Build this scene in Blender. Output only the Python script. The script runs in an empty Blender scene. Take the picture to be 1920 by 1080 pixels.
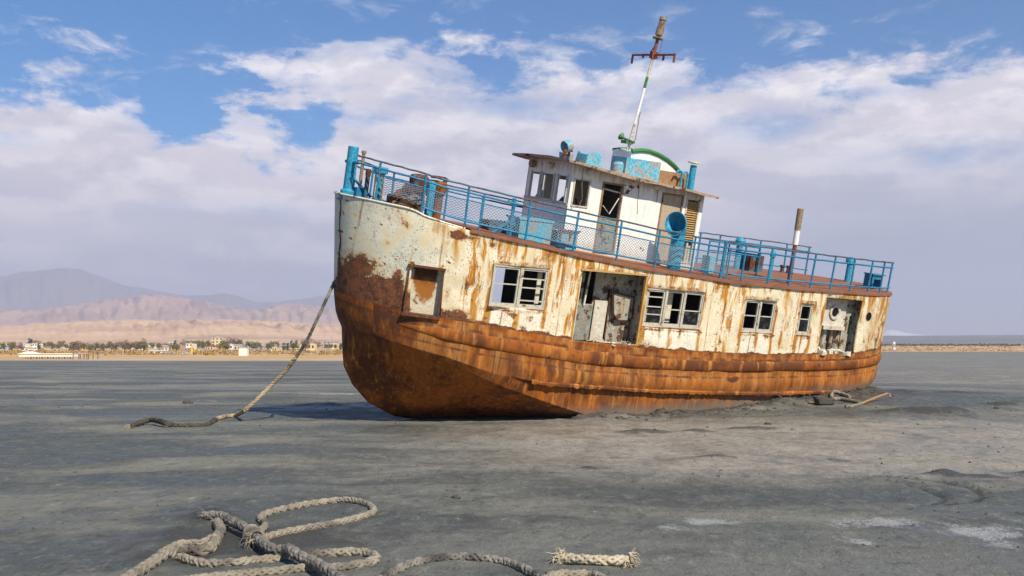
import bpy, math, random
import numpy as np
from mathutils import Matrix, Vector
random.seed(7); RNG = np.random.default_rng(11)
SC = bpy.context.scene
COL = SC.collection
R = math.radians

# ------------------------------------------------------------------ helpers
def tag(o, label=None, cat=None, group=None, kind=None):
    if label: o['label'] = label
    if cat: o['category'] = cat
    if group: o['group'] = group
    if kind: o['kind'] = kind
    return o

def empty(name, loc=(0, 0, 0), parent=None):
    o = bpy.data.objects.new(name, None); COL.objects.link(o)
    o.location = loc; o.empty_display_size = .3
    if parent: o.parent = parent
    return o

def frame_axes(d):
    d = Vector(d).normalized()
    up = Vector((0, 0, 1)) if abs(d.z) < .95 else Vector((1, 0, 0))
    a = d.cross(up).normalized(); b = d.cross(a).normalized()
    return d, a, b

class MB:
    """collects shapes; build() links them as ONE mesh object"""
    def __init__(s): s.v = []; s.f = []; s.m = []
    def add(s, vs, fs, mi=0):
        n = len(s.v); s.v += [tuple(p) for p in vs]
        s.f += [tuple(i + n for i in f) for f in fs]; s.m += [mi] * len(fs); return s
    def box(s, x0, x1, y0, y1, z0, z1, mi=0, jit=0):
        vs = [Vector((x, y, z)) for x in (x0, x1) for y in (y0, y1) for z in (z0, z1)]
        if jit: vs = [v + Vector((random.uniform(-jit, jit) for _ in range(3))) for v in vs]
        return s.add(vs, [(0, 1, 3, 2), (4, 6, 7, 5), (0, 4, 5, 1), (2, 3, 7, 6), (0, 2, 6, 4), (1, 5, 7, 3)], mi)
    def obox(s, c, ax, ay, az, hx, hy, hz, mi=0):
        c = Vector(c); ax, ay, az = Vector(ax), Vector(ay), Vector(az)
        vs = [c + ax * i * hx + ay * j * hy + az * k * hz for i in (-1, 1) for j in (-1, 1) for k in (-1, 1)]
        return s.add(vs, [(0, 1, 3, 2), (4, 6, 7, 5), (0, 4, 5, 1), (2, 3, 7, 6), (0, 2, 6, 4), (1, 5, 7, 3)], mi)
    def tube(s, pts, r, n=8, mi=0, cap=True):
        pts = [Vector(p) for p in pts]; N = len(pts)
        rs = r if isinstance(r, (list, tuple)) else [r] * N
        vs = []; pa = None
        for i, p in enumerate(pts):
            d = (pts[min(i + 1, N - 1)] - pts[max(i - 1, 0)])
            if d.length < 1e-9: d = Vector((0, 0, 1))
            d.normalize()
            if pa is None: _, a, b = frame_axes(d)
            else:
                a = pa - d * pa.dot(d)
                if a.length < 1e-6: _, a, b = frame_axes(d)
                a.normalize(); b = d.cross(a)
            pa = a
            for k in range(n):
                t = 2 * math.pi * k / n
                vs.append(p + (a * math.cos(t) + b * math.sin(t)) * rs[i])
        fs = [(i * n + k, i * n + (k + 1) % n, (i + 1) * n + (k + 1) % n, (i + 1) * n + k) for i in range(N - 1) for k in range(n)]
        if cap: fs += [tuple(range(n - 1, -1, -1)), tuple((N - 1) * n + k for k in range(n))]
        return s.add(vs, fs, mi)
    def lathe(s, c, axis, prof, n=20, mi=0):
        """prof: (distance along axis, radius)"""
        c = Vector(c); d, a, b = frame_axes(axis); vs = []
        for h, r in prof:
            for k in range(n):
                t = 2 * math.pi * k / n
                vs.append(c + d * h + (a * math.cos(t) + b * math.sin(t)) * max(r, 1e-4))
        fs = [(i * n + k, i * n + (k + 1) % n, (i + 1) * n + (k + 1) % n, (i + 1) * n + k) for i in range(len(prof) - 1) for k in range(n)]
        fs += [tuple(range(n - 1, -1, -1)), tuple((len(prof) - 1) * n + k for k in range(n))]
        return s.add(vs, fs, mi)
    def plate(s, o, u, v, U, V, holes, th, mi=0, step=None):
        """rectangular plate with rectangular holes and real thickness; o corner, u,v unit dirs"""
        o, u, v = Vector(o), Vector(u), Vector(v); nrm = u.cross(v)
        cu = sorted(set([0, U] + [h[i] for h in holes for i in (0, 1)])); cv = sorted(set([0, V] + [h[i] for h in holes for i in (2, 3)]))
        if step:
            def refine(c):
                out = []
                for a, b in zip(c[:-1], c[1:]):
                    k = max(1, int((b - a) / step)); out += [a + (b - a) * i / k for i in range(k)]
                return out + [c[-1]]
            cu, cv = refine(cu), refine(cv)
        nu, nv = len(cu), len(cv)
        def inh(x, y): return any(h[0] < x < h[1] and h[2] < y < h[3] for h in holes)
        solid = [[not inh((cu[i] + cu[i + 1]) / 2, (cv[j] + cv[j + 1]) / 2) for j in range(nv - 1)] for i in range(nu - 1)]
        vs = [o + u * a + v * b for a in cu for b in cv] + [o + u * a + v * b - nrm * th for a in cu for b in cv]
        K = nu * nv; fs = []
        g = lambda i, j: 0 <= i < nu - 1 and 0 <= j < nv - 1 and solid[i][j]
        for i in range(nu - 1):
            for j in range(nv - 1):
                if not solid[i][j]: continue
                a, b, c, d = i * nv + j, (i + 1) * nv + j, (i + 1) * nv + j + 1, i * nv + j + 1
                fs += [(a, b, c, d), (a + K, d + K, c + K, b + K)]
                if not g(i - 1, j): fs.append((a, d, d + K, a + K))
                if not g(i + 1, j): fs.append((b, b + K, c + K, c))
                if not g(i, j - 1): fs.append((a, a + K, b + K, b))
                if not g(i, j + 1): fs.append((d, c, c + K, d + K))
        return s.add(vs, fs, mi)
    def build(s, name, mats, parent=None, smooth=35, loc=None):
        me = bpy.data.meshes.new(name); me.from_pydata(s.v, [], s.f)
        for m in (mats if isinstance(mats, (list, tuple)) else [mats]): me.materials.append(m)
        if any(s.m): me.polygons.foreach_set('material_index', s.m)
        if smooth:
            me.polygons.foreach_set('use_smooth', [True] * len(me.polygons)); me.set_sharp_from_angle(angle=R(smooth))
        me.update()
        o = bpy.data.objects.new(name, me); COL.objects.link(o)
        if parent: o.parent = parent
        if loc: o.location = loc
        return o

# numpy value noise -------------------------------------------------------
def _hash(ix, iy, seed):
    h = (ix.astype(np.int64) * 374761393 + iy.astype(np.int64) * 668265263 + seed * 1442695041) & 0x7fffffff
    h = (h ^ (h >> 13)) * 1274126177 & 0x7fffffff
    return ((h ^ (h >> 16)) & 0xffff) / 65535.0
def vnoise(x, y, seed=0):
    ix, iy = np.floor(x), np.floor(y); fx, fy = x - ix, y - iy
    fx = fx * fx * (3 - 2 * fx); fy = fy * fy * (3 - 2 * fy)
    a, b = _hash(ix, iy, seed), _hash(ix + 1, iy, seed); c, d = _hash(ix, iy + 1, seed), _hash(ix + 1, iy + 1, seed)
    return (a * (1 - fx) + b * fx) * (1 - fy) + (c * (1 - fx) + d * fx) * fy
def fbm(x, y, seed=0, oct=4):
    x = np.asarray(x, float); y = np.asarray(y, float)
    s = 0; a = .5; t = 0
    for i in range(oct):
        s = s + a * vnoise(x * 2 ** i + 17.3 * i, y * 2 ** i + 5.1 * i, seed + i); t += a; a *= .5
    return s / t
def sstep(a, b, x):
    t = np.clip((np.asarray(x, float) - a) / (b - a), 0, 1); return t * t * (3 - 2 * t)

# node helper --------------------------------------------------------------
class NT:
    def __init__(s, name):
        s.mat = bpy.data.materials.new(name); s.mat.use_nodes = True
        s.t = s.mat.node_tree; s.n = s.t.nodes; s.l = s.t.links
        s.b = s.n['Principled BSDF']; s.b.inputs['Specular IOR Level'].default_value = .3
    def node(s, typ, **kw):
        n = s.n.new(typ)
        for k, v in kw.items(): setattr(n, k, v)
        return n
    def put(s, sock, v):
        if hasattr(v, 'is_output'): s.l.new(v, sock)
        elif isinstance(v, (tuple, list)): sock.default_value = (*v, 1) if len(v) == 3 and sock.type == 'RGBA' else v
        else: sock.default_value = v
    def coord(s, which='Object', scale=(1, 1, 1), loc=(0, 0, 0), rot=(0, 0, 0)):
        tc = s.node('ShaderNodeTexCoord'); m = s.node('ShaderNodeMapping')
        m.inputs['Scale'].default_value = scale; m.inputs['Location'].default_value = loc; m.inputs['Rotation'].default_value = rot
        s.l.new(tc.outputs[which], m.inputs['Vector']); return m.outputs['Vector']
    def noise(s, vec, scale=5, detail=4, rough=.55, dist=0):
        n = s.node('ShaderNodeTexNoise'); s.l.new(vec, n.inputs['Vector'])
        n.inputs['Scale'].default_value = scale; n.inputs['Detail'].default_value = detail
        n.inputs['Roughness'].default_value = rough; n.inputs['Distortion'].default_value = dist
        return n.outputs['Fac']
    def ramp(s, fac, stops, interp='LINEAR'):
        r = s.node('ShaderNodeValToRGB'); s.put(r.inputs['Fac'], fac); cr = r.color_ramp; cr.interpolation = interp
        while len(cr.elements) > 1: cr.elements.remove(cr.elements[-1])
        for i, (p, c) in enumerate(stops):
            e = cr.elements[0] if i == 0 else cr.elements.new(p)
            e.position = p; e.color = (c, c, c, 1) if not isinstance(c, (tuple, list)) else (*c, 1)
        return r.outputs['Color']
    def mix(s, fac, a, b, mode='MIX'):
        m = s.node('ShaderNodeMix', data_type='RGBA', blend_type=mode)
        s.put(m.inputs[0], fac); s.put(m.inputs[6], a); s.put(m.inputs[7], b); return m.outputs[2]
    def math(s, op, a, b=0.0, c=0.0, clamp=False):
        m = s.node('ShaderNodeMath', operation=op, use_clamp=clamp)
        s.put(m.inputs[0], a); s.put(m.inputs[1], b)
        if op in ('MULTIPLY_ADD', 'SMOOTH_MIN'): s.put(m.inputs[2], c)
        return m.outputs[0]
    def sm(s, x, a, b, lo=0.0, hi=1.0):
        m = s.node('ShaderNodeMapRange', interpolation_type='SMOOTHSTEP')
        s.put(m.inputs['Value'], x); m.inputs['From Min'].default_value = a; m.inputs['From Max'].default_value = b
        m.inputs['To Min'].default_value = lo; m.inputs['To Max'].default_value = hi; return m.outputs['Result']
    def attr(s, name):
        a = s.node('ShaderNodeAttribute', attribute_name=name); sp = s.node('ShaderNodeSeparateColor')
        s.l.new(a.outputs['Color'], sp.inputs[0]); return sp.outputs[0], sp.outputs[1], sp.outputs[2], a.outputs['Alpha']
    def bump(s, h, strength=.4, dist=.02):
        b = s.node('ShaderNodeBump'); b.inputs['Strength'].default_value = strength; b.inputs['Distance'].default_value = dist
        s.l.new(h, b.inputs['Height']); s.l.new(b.outputs['Normal'], s.b.inputs['Normal'])
    def out(s, color=None, rough=None, metal=None):
        if color is not None: s.put(s.b.inputs['Base Color'], color)
        if rough is not None: s.put(s.b.inputs['Roughness'], rough)
        if metal is not None: s.put(s.b.inputs['Metallic'], metal)
        return s.mat

RUST_D, RUST_M, RUST_O = (.06, .024, .012), (.15, .05, .017), (.36, .135, .03)

def worn_paint(name, base, light, chip=.56, under=RUST_M, scale=3.0, streak=.5, rough=.55):
    t = NT(name); c = t.coord('Object')
    n1 = t.noise(c, scale, 6, .65); n2 = t.noise(c, scale * 5, 5, .6)
    st = t.noise(t.coord('Object', (7, 7, .8)), 2.0, 4)
    col = t.mix(t.sm(n2, .35, .7), base, light)
    col = t.mix(t.math('MULTIPLY', t.sm(st, .5, .72), streak), col, RUST_O)
    ch = t.math('ADD', t.math('MULTIPLY', n1, .65), t.math('MULTIPLY', n2, .35))
    chm = t.sm(ch, chip, chip + .04)
    col = t.mix(chm, col, t.mix(n2, RUST_D, under))
    t.bump(t.math('SUBTRACT', n2, chm), .25, .004)
    return t.out(col, t.math('ADD', rough, t.math('MULTIPLY', chm, .3)))

M = {}
M['blue'] = worn_paint('blue_railing_paint', (.012, .15, .29), (.03, .25, .41), .575, RUST_M, 3, .12)
M['turq'] = worn_paint('turquoise_paint', (.012, .22, .37), (.06, .38, .54), .60, (.16, .07, .03), 3.5, .15)
M['turqw'] = worn_paint('flaking_turquoise_paint', (.05, .36, .52), (.22, .55, .66), .50, (.62, .62, .58), 4, .05)
M['rustpaint'] = worn_paint('rusty_blue_paint', (.03, .14, .22), (.07, .22, .30), .47, RUST_M, 4, .5)
def dark_glass_shade():
    t = NT('dark_glass_shade'); n = t.noise(t.coord('Object'), 8, 3); return t.out(t.mix(n, (.004, .005, .006), (.012, .013, .014)), .12)
M['glass_shade'] = dark_glass_shade()  # porthole glass; also stands in for shade in the doorways
def dusty_pane():
    t = NT('dusty_pane'); c = t.coord('Object'); n = t.noise(c, 5, 5, .6); return t.out(t.mix(t.sm(n, .45, .7), (.008, .011, .013), (.06, .06, .055)), t.sm(n, .4, .7, .06, .5))
M['pane'] = dusty_pane()
M['frame_rust'] = worn_paint('scaling_rust', (.085, .032, .016), (.17, .065, .028), .56, (.3, .2, .1), 6, .2, .9)
M['white'] = worn_paint('white_house_paint', (.80, .78, .72), (.88, .87, .83), .655, RUST_M, 1.3, .10)
M['whitedirty'] = worn_paint('dirty_white_paint', (.52, .47, .37), (.68, .64, .54), .57, RUST_M, 2.2, .45)
M['greyframe'] = worn_paint('weathered_window_frame', (.44, .42, .34), (.60, .57, .47), .575, (.2, .11, .05), 6, .3)
M['brownframe'] = worn_paint('brown_rusty_frame', (.24, .15, .08), (.34, .23, .13), .57, RUST_D, 5, .4)
M['beige'] = worn_paint('beige_door_paint', (.42, .33, .23), (.5, .41, .3), .62, RUST_M, 3, .3)
M['louver'] = worn_paint('ochre_louver_paint', (.42, .26, .09), (.55, .37, .15), .62, RUST_D, 6, .3)
M['interior'] = worn_paint('grimy_interior', (.10, .095, .08), (.16, .15, .12), .55, RUST_D, 2, .5, .8)
M['alcove'] = worn_paint('peeling_alcove_paint', (.30, .30, .24), (.50, .47, .38), .515, (.14, .08, .045), 4, .7, .75)
M['alcoved'] = worn_paint('stained_alcove_panel', (.20, .22, .19), (.34, .35, .30), .53, (.12, .06, .035), 5, .6, .75)
M['cream'] = worn_paint('cream_panel', (.60, .56, .42), (.70, .67, .55), .56, RUST_M, 4, .4)
M['rust'] = worn_paint('bare_rust', RUST_M, RUST_O, .55, RUST_D, 5, .3, .85)
M['green'] = worn_paint('green_paint', (.03, .14, .04), (.07, .25, .08), .58, (.4, .4, .33), 6, .1)
M['pole'] = worn_paint('grey_brown_pole', (.21, .155, .10), (.36, .28, .19), .56, RUST_M, 6, .4)
M['redbrown'] = worn_paint('red_oxide_steel', (.20, .05, .03), (.28, .09, .05), .58, RUST_D, 6, .3)
M['orangewood'] = worn_paint('weathered_board', (.28, .15, .07), (.4, .24, .12), .6, (.12, .07, .04), 5, .3)
M['mudded'] = worn_paint('mud_caked_timber', (.05, .045, .04), (.09, .08, .065), .6, (.12, .11, .1), 6, .1, .9)

def house_mat():
    t = NT('stained_white_house_paint'); c = t.coord('Object'); sp_ = t.node('ShaderNodeSeparateXYZ'); t.l.new(c, sp_.inputs[0])
    n1 = t.noise(c, 1.6, 6, .65); n2 = t.noise(c, 8, 5, .6); st = t.noise(t.coord('Object', (6, 6, .7)), 2.0, 5)
    col = t.mix(t.sm(n2, .35, .7), (.80, .77, .69), (.88, .86, .81))
    z = t.math('ADD', sp_.outputs[2], t.math('MULTIPLY', t.math('ADD', sp_.outputs[0], 4.8), -.075))
    top = t.sm(t.math('ADD', z, t.math('MULTIPLY', t.math('SUBTRACT', st, .5), .9)), 5.9, 6.3); col = t.mix(t.math('MULTIPLY', top, .75), col, t.mix(n2, (.30, .21, .13), (.55, .46, .33)))
    low = t.sm(t.math('ADD', z, t.math('MULTIPLY', t.math('SUBTRACT', st, .5), .5)), 4.55, 4.25); col = t.mix(t.math('MULTIPLY', low, .6), col, (.42, .30, .18))
    col = t.mix(t.math('MULTIPLY', t.sm(st, .56, .72), .3), col, (.50, .38, .24))
    ch = t.sm(t.math('ADD', t.math('MULTIPLY', n1, .6), t.math('MULTIPLY', n2, .4)), .60, .63); col = t.mix(ch, col, t.mix(n2, RUST_D, RUST_M)); t.bump(n2, .2, .004); return t.out(col, .6)
M['house'] = house_mat()
M['roof'] = worn_paint('rusty_roof_sheet', (.30, .21, .14), (.46, .38, .28), .53, RUST_M, 3, .5, .8)
def deck_mat():
    t = NT('rust_red_deck'); c = t.coord('Object')
    n = t.noise(c, 1.6, 6, .6); n2 = t.noise(c, 14, 5, .65)
    col = t.ramp(n, [(.3, (.20, .075, .04)), (.5, (.27, .115, .065)), (.7, (.17, .07, .04))])
    col = t.mix(t.sm(n2, .55, .75), col, (.36, .2, .13))
    t.bump(n2, .3, .006); return t.out(col, .85)
M['deck'] = deck_mat()

def hull_mat():
    """R rust flakes, G orange streaks, B dark scale plus painted shade, A painted topsides (1) or bare bottom (0)"""
    t = NT('hull_plating'); r, g, b, a = t.attr('wear_shade'); r2, g2, b2, a2 = t.attr('tint'); c = t.coord('Object')
    big = t.noise(c, .9, 5, .6); mid = t.noise(c, 4.5, 6, .62); fine = t.noise(c, 22, 5, .65)
    stv = t.coord('Object', (9, 9, .55)); st = t.noise(stv, 1.3, 6, .6); st2 = t.noise(t.coord('Object', (22, 22, 1.1)), 1.0, 5, .65)
    # painted topsides
    blot = t.noise(t.coord('Object', (1.4, 1.4, .8)), 2.2, 6, .62, .4)
    paint = t.mix(t.sm(blot, .36, .64), (.69, .59, .37), (.81, .74, .56))
    paint = t.mix(t.math('MULTIPLY', r2, t.sm(blot, .34, .62, .08, .85)), paint, t.mix(t.sm(mid, .35, .65), (.52, .57, .49), (.68, .69, .58)))
    paint = t.mix(t.math('MULTIPLY', g2, t.sm(mid, .3, .55, .5, 1)), paint, t.mix(t.sm(mid, .3, .6), (.84, .82, .74), (.74, .69, .54)))
    paint = t.mix(t.math('MULTIPLY', t.math('MULTIPLY', t.sm(st2, .42, .72), t.sm(blot, .46, .64)), .5), paint, (.60, .40, .14))
    stn = t.noise(t.coord('Object', (3.0, 3.0, .9)), 2.0, 6, .65, .6)
    gs = t.math('MULTIPLY', g, t.math('MULTIPLY', t.sm(st, .25, .62, .35, 1.3), t.sm(stn, .40, .58, .08, 1.3))); gs = t.math('MINIMUM', gs, 1.0)
    stc = t.mix(t.sm(st2, .35, .65), (.60, .31, .045), (.34, .115, .014)); stc = t.mix(t.sm(mid, .55, .7), stc, (.16, .055, .02))
    sx_ = t.node('ShaderNodeSeparateXYZ'); t.l.new(c, sx_.inputs[0])
    sm1 = t.sm(t.math('ABSOLUTE', t.math('SUBTRACT', t.math('FRACT', t.math('MULTIPLY', sx_.outputs[0], .69)), .5)), .016, .005)
    paint = t.mix(t.sm(gs, .10, .75), paint, stc)
    paint = t.mix(t.math('MULTIPLY', sm1, t.sm(blot, .40, .58, .1, .8)), paint, (.34, .17, .06))
    flk = t.noise(c, 2.6, 7, .7, .3); paint = t.mix(t.sm(flk, .635, .665), paint, t.mix(t.sm(mid, .4, .6), (.13, .05, .02), (.36, .17, .05))); spk = t.noise(c, 34, 3, .6); paint = t.mix(t.sm(t.math('ADD', spk, t.math('MULTIPLY', blot, .4)), .81, .88), paint, (.22, .09, .03))
    rn = t.math('ADD', r, t.math('MULTIPLY', t.math('SUBTRACT', t.math('ADD', t.math('MULTIPLY', mid, .6), t.math('MULTIPLY', fine, .4)), .5), 1.5))
    rm = t.sm(rn, .44, .54)
    rustc = t.mix(t.sm(mid, .38, .62), (.075, .03, .017), (.19, .07, .028)); rustc = t.mix(t.sm(fine, .5, .72), rustc, (.27, .12, .06))
    halo = t.sm(rn, .22, .5)
    paint = t.mix(t.math('MULTIPLY', halo, .55), paint, (.45, .24, .07))
    top = t.mix(rm, paint, rustc)
    # bare rusted bottom
    low = t.mix(t.sm(t.math('ADD', t.math('MULTIPLY', big, .6), t.math('MULTIPLY', stn, .4)), .40, .60), (.10, .029, .007), (.34, .095, .007))
    low = t.mix(t.math('MULTIPLY', t.math('MULTIPLY', t.sm(st, .48, .68), t.sm(stn, .4, .6)), .85), low, (.48, .18, .028))
    low = t.mix(t.math('MULTIPLY', t.sm(st2, .52, .70), .85), low, (.085, .028, .011))
    low = t.mix(t.math('MULTIPLY', t.math('MULTIPLY', g, t.sm(st2, .3, .6)), .8), low, (.56, .27, .075))
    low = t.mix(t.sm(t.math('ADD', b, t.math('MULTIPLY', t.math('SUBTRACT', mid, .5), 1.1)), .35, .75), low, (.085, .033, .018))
    low = t.mix(t.sm(fine, .6, .8), low, (.1, .04, .02))
    low = t.mix(t.math('MULTIPLY', b2, t.sm(mid, .2, .6, .55, 1)), low, (.17, .145, .11))       # dried mud near the ground
    am = t.sm(t.math('ADD', a, t.math('MULTIPLY', t.math('SUBTRACT', t.math('ADD', t.math('MULTIPLY', mid, .5), t.math('MULTIPLY', st, .5)), .5), .8)), .42, .56)
    col = t.mix(am, low, top)
    h = t.math('ADD', t.math('MULTIPLY', fine, .6), t.math('ADD', t.math('ADD', t.math('MULTIPLY', rm, -.6), t.math('MULTIPLY', sm1, .5)), t.math('MULTIPLY', mid, 1.0)))
    t.bump(h, .5, .012)
    return t.out(col, t.math('ADD', .55, t.math('MULTIPLY', t.math('SUBTRACT', 1.0, t.math('MULTIPLY', am, t.math('SUBTRACT', 1.0, rm))), .3)))
M['hull'] = hull_mat()

def rope_mat(name, a, b, dirt):
    t = NT(name); c = t.coord('Object'); n = t.noise(c, 9, 4); f = t.noise(c, 120, 3)
    d = t.noise(c, 2.2, 4)
    col = t.mix(t.sm(n, .3, .7), a, b); col = t.mix(t.sm(d, .48, .68), col, dirt); col = t.mix(t.math('MULTIPLY', f, .35), col, dirt)
    t.bump(f, .5, .003); return t.out(col, .9)
M['rope'] = rope_mat('tan_hemp_rope', (.235, .20, .145), (.37, .325, .25), (.085, .078, .065))
M['ropegrey'] = rope_mat('grey_muddy_rope', (.17, .155, .13), (.32, .29, .24), (.06, .057, .052))
M['ropedark'] = rope_mat('mud_caked_rope', (.055, .048, .035), (.11, .095, .065), (.03, .028, .025))
M['ropepale'] = rope_mat('pale_frayed_rope', (.52, .44, .30), (.62, .55, .42), (.28, .22, .15))
M['ropetarred'] = rope_mat('hawser_rope', (.38, .29, .17), (.56, .45, .28), (.22, .17, .12))

def flat(name, col, rough=.8, var=.25, scale=.6):
    t = NT(name); n = t.noise(t.coord('Object'), scale, 4)
    return t.out(t.mix(n, tuple(c * (1 - var) for c in col), tuple(min(1, c * (1 + var)) for c in col)), rough)

# ------------------------------------------------------------------ camera
cam = bpy.data.cameras.new('camera'); cam.lens = 37.5; cam.sensor_width = 36; cam.clip_start = .1; cam.clip_end = 60000
co = bpy.data.objects.new('camera', cam); COL.objects.link(co)
co.location = (0, 0, 1.7); co.rotation_euler = (R(90 + 3.090970), 0, 0); SC.camera = co
CAMH, HZ, FPX = 1.7, 648.0, 2000.0

# ------------------------------------------------------------------ ground
def shore(x, y):
    a = np.asarray(x, float) / np.maximum(np.asarray(y, float), 1.0)
    return 200 + 320 * sstep(-.15, .33, a)
def bank(x, y):
    a = np.asarray(x, float) / np.maximum(np.asarray(y, float), 1.0)
    return sstep(.05, .33, a)
def ground_base(x, y):
    x = np.asarray(x, float); y = np.asarray(y, float)
    z = -1.25 * sstep(45, 220, y)
    s = np.maximum(y - shore(x, y), 0); k = bank(x, y)
    z = z + (1 - k) * np.minimum(s * .0034, 2.6) + k * (3.0 * sstep(0, 160, s) + .8 * sstep(200, 900, s))
    z = z + .42 * np.exp(-((x - 9.5) ** 2 / np.where(x > 9.5, 90, 18) + (y - 30) ** 2 / np.where(y > 30, 260, 15)))
    return z
def lump(x, y, cx, cy, rx, ry, h, seed):
    d = ((x - cx) / rx) ** 2 + ((y - cy) / ry) ** 2
    return h * np.exp(-d) * (.55 + .9 * fbm(x * 5, y * 5, seed, 3))
LUMPS = [(9.9, 25.4, .75, .35, .13, 1), (10.5, 25.3, .35, .25, .12, 2), (9.2, 25.6, .5, .3, .07, 3), (2.6, 20.9, .55, .3, .07, 4), (5.65, 14.1, .28, .14, .085, 5), (6.05, 13.9, .38, .13, .05, 6),
         (6.9, 14.3, .2, .1, .06, 7), (7.4, 14.2, .14, .09, .05, 8), (3.6, 21.2, .3, .2, .05, 9), (4.9, 22, .5, .3, .05, 10), (12.4, 27, .3, .25, .09, 11), (-5.2, 30.5, .4, .3, .08, 12), (-5.6, 31, .5, .3, .06, 13),
         (7.6, 30.6, .8, .5, .06, 14), (10.9, 30, .7, .5, .06, 15), (12.5, 30, .7, .4, .05, 16), (-2.95, 10.6, .3, .22, .09, 17), (-2.8, 9.6, .4, .3, .05, 18), (1.05, 14.6, .12, .1, .04, 19), (3.1, 16.5, .3, .12, .04, 20)]
def ground_z(x, y):
    x = np.asarray(x, float); y = np.asarray(y, float)
    near = np.exp(-(np.maximum(y, 0) / 70) ** 2)
    z = ground_base(x, y)
    z = z + near * (.06 * (fbm(x * .45, y * .9, 3, 4) - .5) + .05 * (fbm(x * 1.9, y * 1.5, 8, 4) - .5) + .032 * (fbm(x * 5.5, y * 4, 12, 3) - .5))
    u_ = ((x - 2.1) * 6.2 + (y - 25.1) * 3.5) / 50.7; d_ = np.abs((x - 2.1) * 3.5 - (y - 25.1) * 6.2) / 7.12   # mud banked against the plating
    z = z + (.05 + .32 * np.clip(fbm(x * 2.2, y * 2.2, 71, 4) - .40, 0, 1)) * np.exp(-(d_ / .5) ** 2) * (u_ > -.1) * (u_ < 1.3)
    for l in LUMPS: z = z + lump(x, y, *l)
    # tyre arcs
    for cx, cy, rr in ((3.7, 12.6, 1.25), (4.15, 12.9, 1.35)):
        d = np.hypot((x - cx), (y - cy) * .95); ang = np.arctan2(y - cy, x - cx)
        z = z - .035 * np.exp(-((d - rr) / .06) ** 2) * (np.abs(ang) < 1.25) + .015 * np.exp(-((d - rr - .12) / .06) ** 2) * (np.abs(ang) < 1.2)
    return z
def gz(x, y): return float(ground_z(np.array([x]), np.array([y]))[0])

def axis(segs):
    out = []
    for a, b, s0, s1 in segs:
        p = a; L = b - a
        while p < b - 1e-6:
            out.append(p); t = (p - a) / L; p += s0 * (s1 / s0) ** t
    return np.array(out + [segs[-1][1]])
ys = axis([(-60, 2, 8, .8), (2, 6.5, .8, .1), (6.5, 17, .065, .09), (17, 50, .1, .55), (50, 700, .6, 14), (700, 10500, 20, 900)])
xp = axis([(0, 7.5, .075, .09), (7.5, 22, .1, .4), (22, 300, .5, 18), (300, 10500, 25, 1200)])
xs = np.concatenate([-xp[:0:-1], xp])
X, Y = np.meshgrid(xs, ys); Z = ground_z(X, Y)
nx, ny = len(xs), len(ys)
me = bpy.data.meshes.new('mudflat')
me.vertices.add(nx * ny); me.vertices.foreach_set('co', np.stack([X, Y, Z], -1).ravel())
idx = np.arange(nx * ny).reshape(ny, nx)
q = np.stack([idx[:-1, :-1], idx[:-1, 1:], idx[1:, 1:], idx[1:, :-1]], -1).reshape(-1, 4)
me.loops.add(q.size); me.loops.foreach_set('vertex_index', q.ravel().astype(np.int32))
me.polygons.add(len(q)); me.polygons.foreach_set('loop_start', (np.arange(len(q)) * 4).astype(np.int32))
me.polygons.foreach_set('loop_total', np.full(len(q), 4, np.int32)); me.polygons.foreach_set('use_smooth', np.ones(len(q), bool))
me.update(calc_edges=True); me.validate()
# R tan silt, G salt crust, B dark damp, A shore sand
w1 = fbm(X * .25, Y * .35, 41, 4); w2 = fbm(X * 1.2, Y * 1.2, 51, 4)
tan = sstep(-3.5, 2.5, X + 4 * (w1 - .5)) * sstep(12.6, 15.2, Y + 2.5 * (w1 - .5)) * (1 - sstep(22, 27, Y + 5 * (w1 - .5)))
tan = np.maximum(tan, .55 * sstep(10, 22, X) * sstep(34, 48, Y)) 
tan = np.maximum(tan, .35 * sstep(.5, .62, w1) * sstep(28, 40, Y))
salt = np.zeros_like(X)
for cx, cy, rx, ry, s in ((3.5, 10.35, .8, .5, .85), (4.3, 9.85, .6, .6, .9), (4.2, 9.2, .4, .4, .7), (3.0, 9.35, .5, .6, .65), (1.9, 10.4, .5, .45, .85), (1.5, 10.0, .35, .45, .75), (1.15, 9.5, .3, .4, .6), (5.0, 10.2, .7, .8, .6), (2.6, 9.9, .5, .3, .45), (4.9, 10.9, .5, .5, .55), (1.2, 8.7, .3, .3, .6), (2.3, 8.6, .4, .35, .5),
                          (-6, 38, 3.5, 1.2, .75), (-9, 33, 3, .7, .6), (-4.5, 31, 2.5, .6, .75), (-10, 46, 6, 2, .6), (1.7, 8.9, .35, .3, .5), (3.3, 12.5, 1.2, .3, .5), (-5.5, 43, 5, 1.2, .6), (.6, 18.5, 1.5, .5, .45), (9, 40, 4, 2, .5), (14, 48, 5, 2, .5), (3.5, 24.3, 2.2, .35, .7), (6.5, 26.2, 1.6, .4, .6)):
    salt = np.maximum(salt, s * np.exp(-(((X - cx) / rx) ** 2 + ((Y - cy) / ry) ** 2)))
u_ = ((X - 2.1) * 6.2 + (Y - 25.1) * 3.5) / 50.7; d_ = np.abs((X - 2.1) * 3.5 - (Y - 25.1) * 6.2) / 7.12
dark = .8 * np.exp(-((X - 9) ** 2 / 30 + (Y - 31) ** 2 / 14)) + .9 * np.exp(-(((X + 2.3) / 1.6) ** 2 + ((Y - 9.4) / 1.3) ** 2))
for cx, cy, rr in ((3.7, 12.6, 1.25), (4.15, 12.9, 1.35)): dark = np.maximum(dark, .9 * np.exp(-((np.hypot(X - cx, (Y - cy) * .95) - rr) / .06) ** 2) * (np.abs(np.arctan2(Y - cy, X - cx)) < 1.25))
dark = np.maximum(dark, .75 * np.exp(-(d_ / .55) ** 2) * (u_ > -.15) * (u_ < 1.3))
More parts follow.
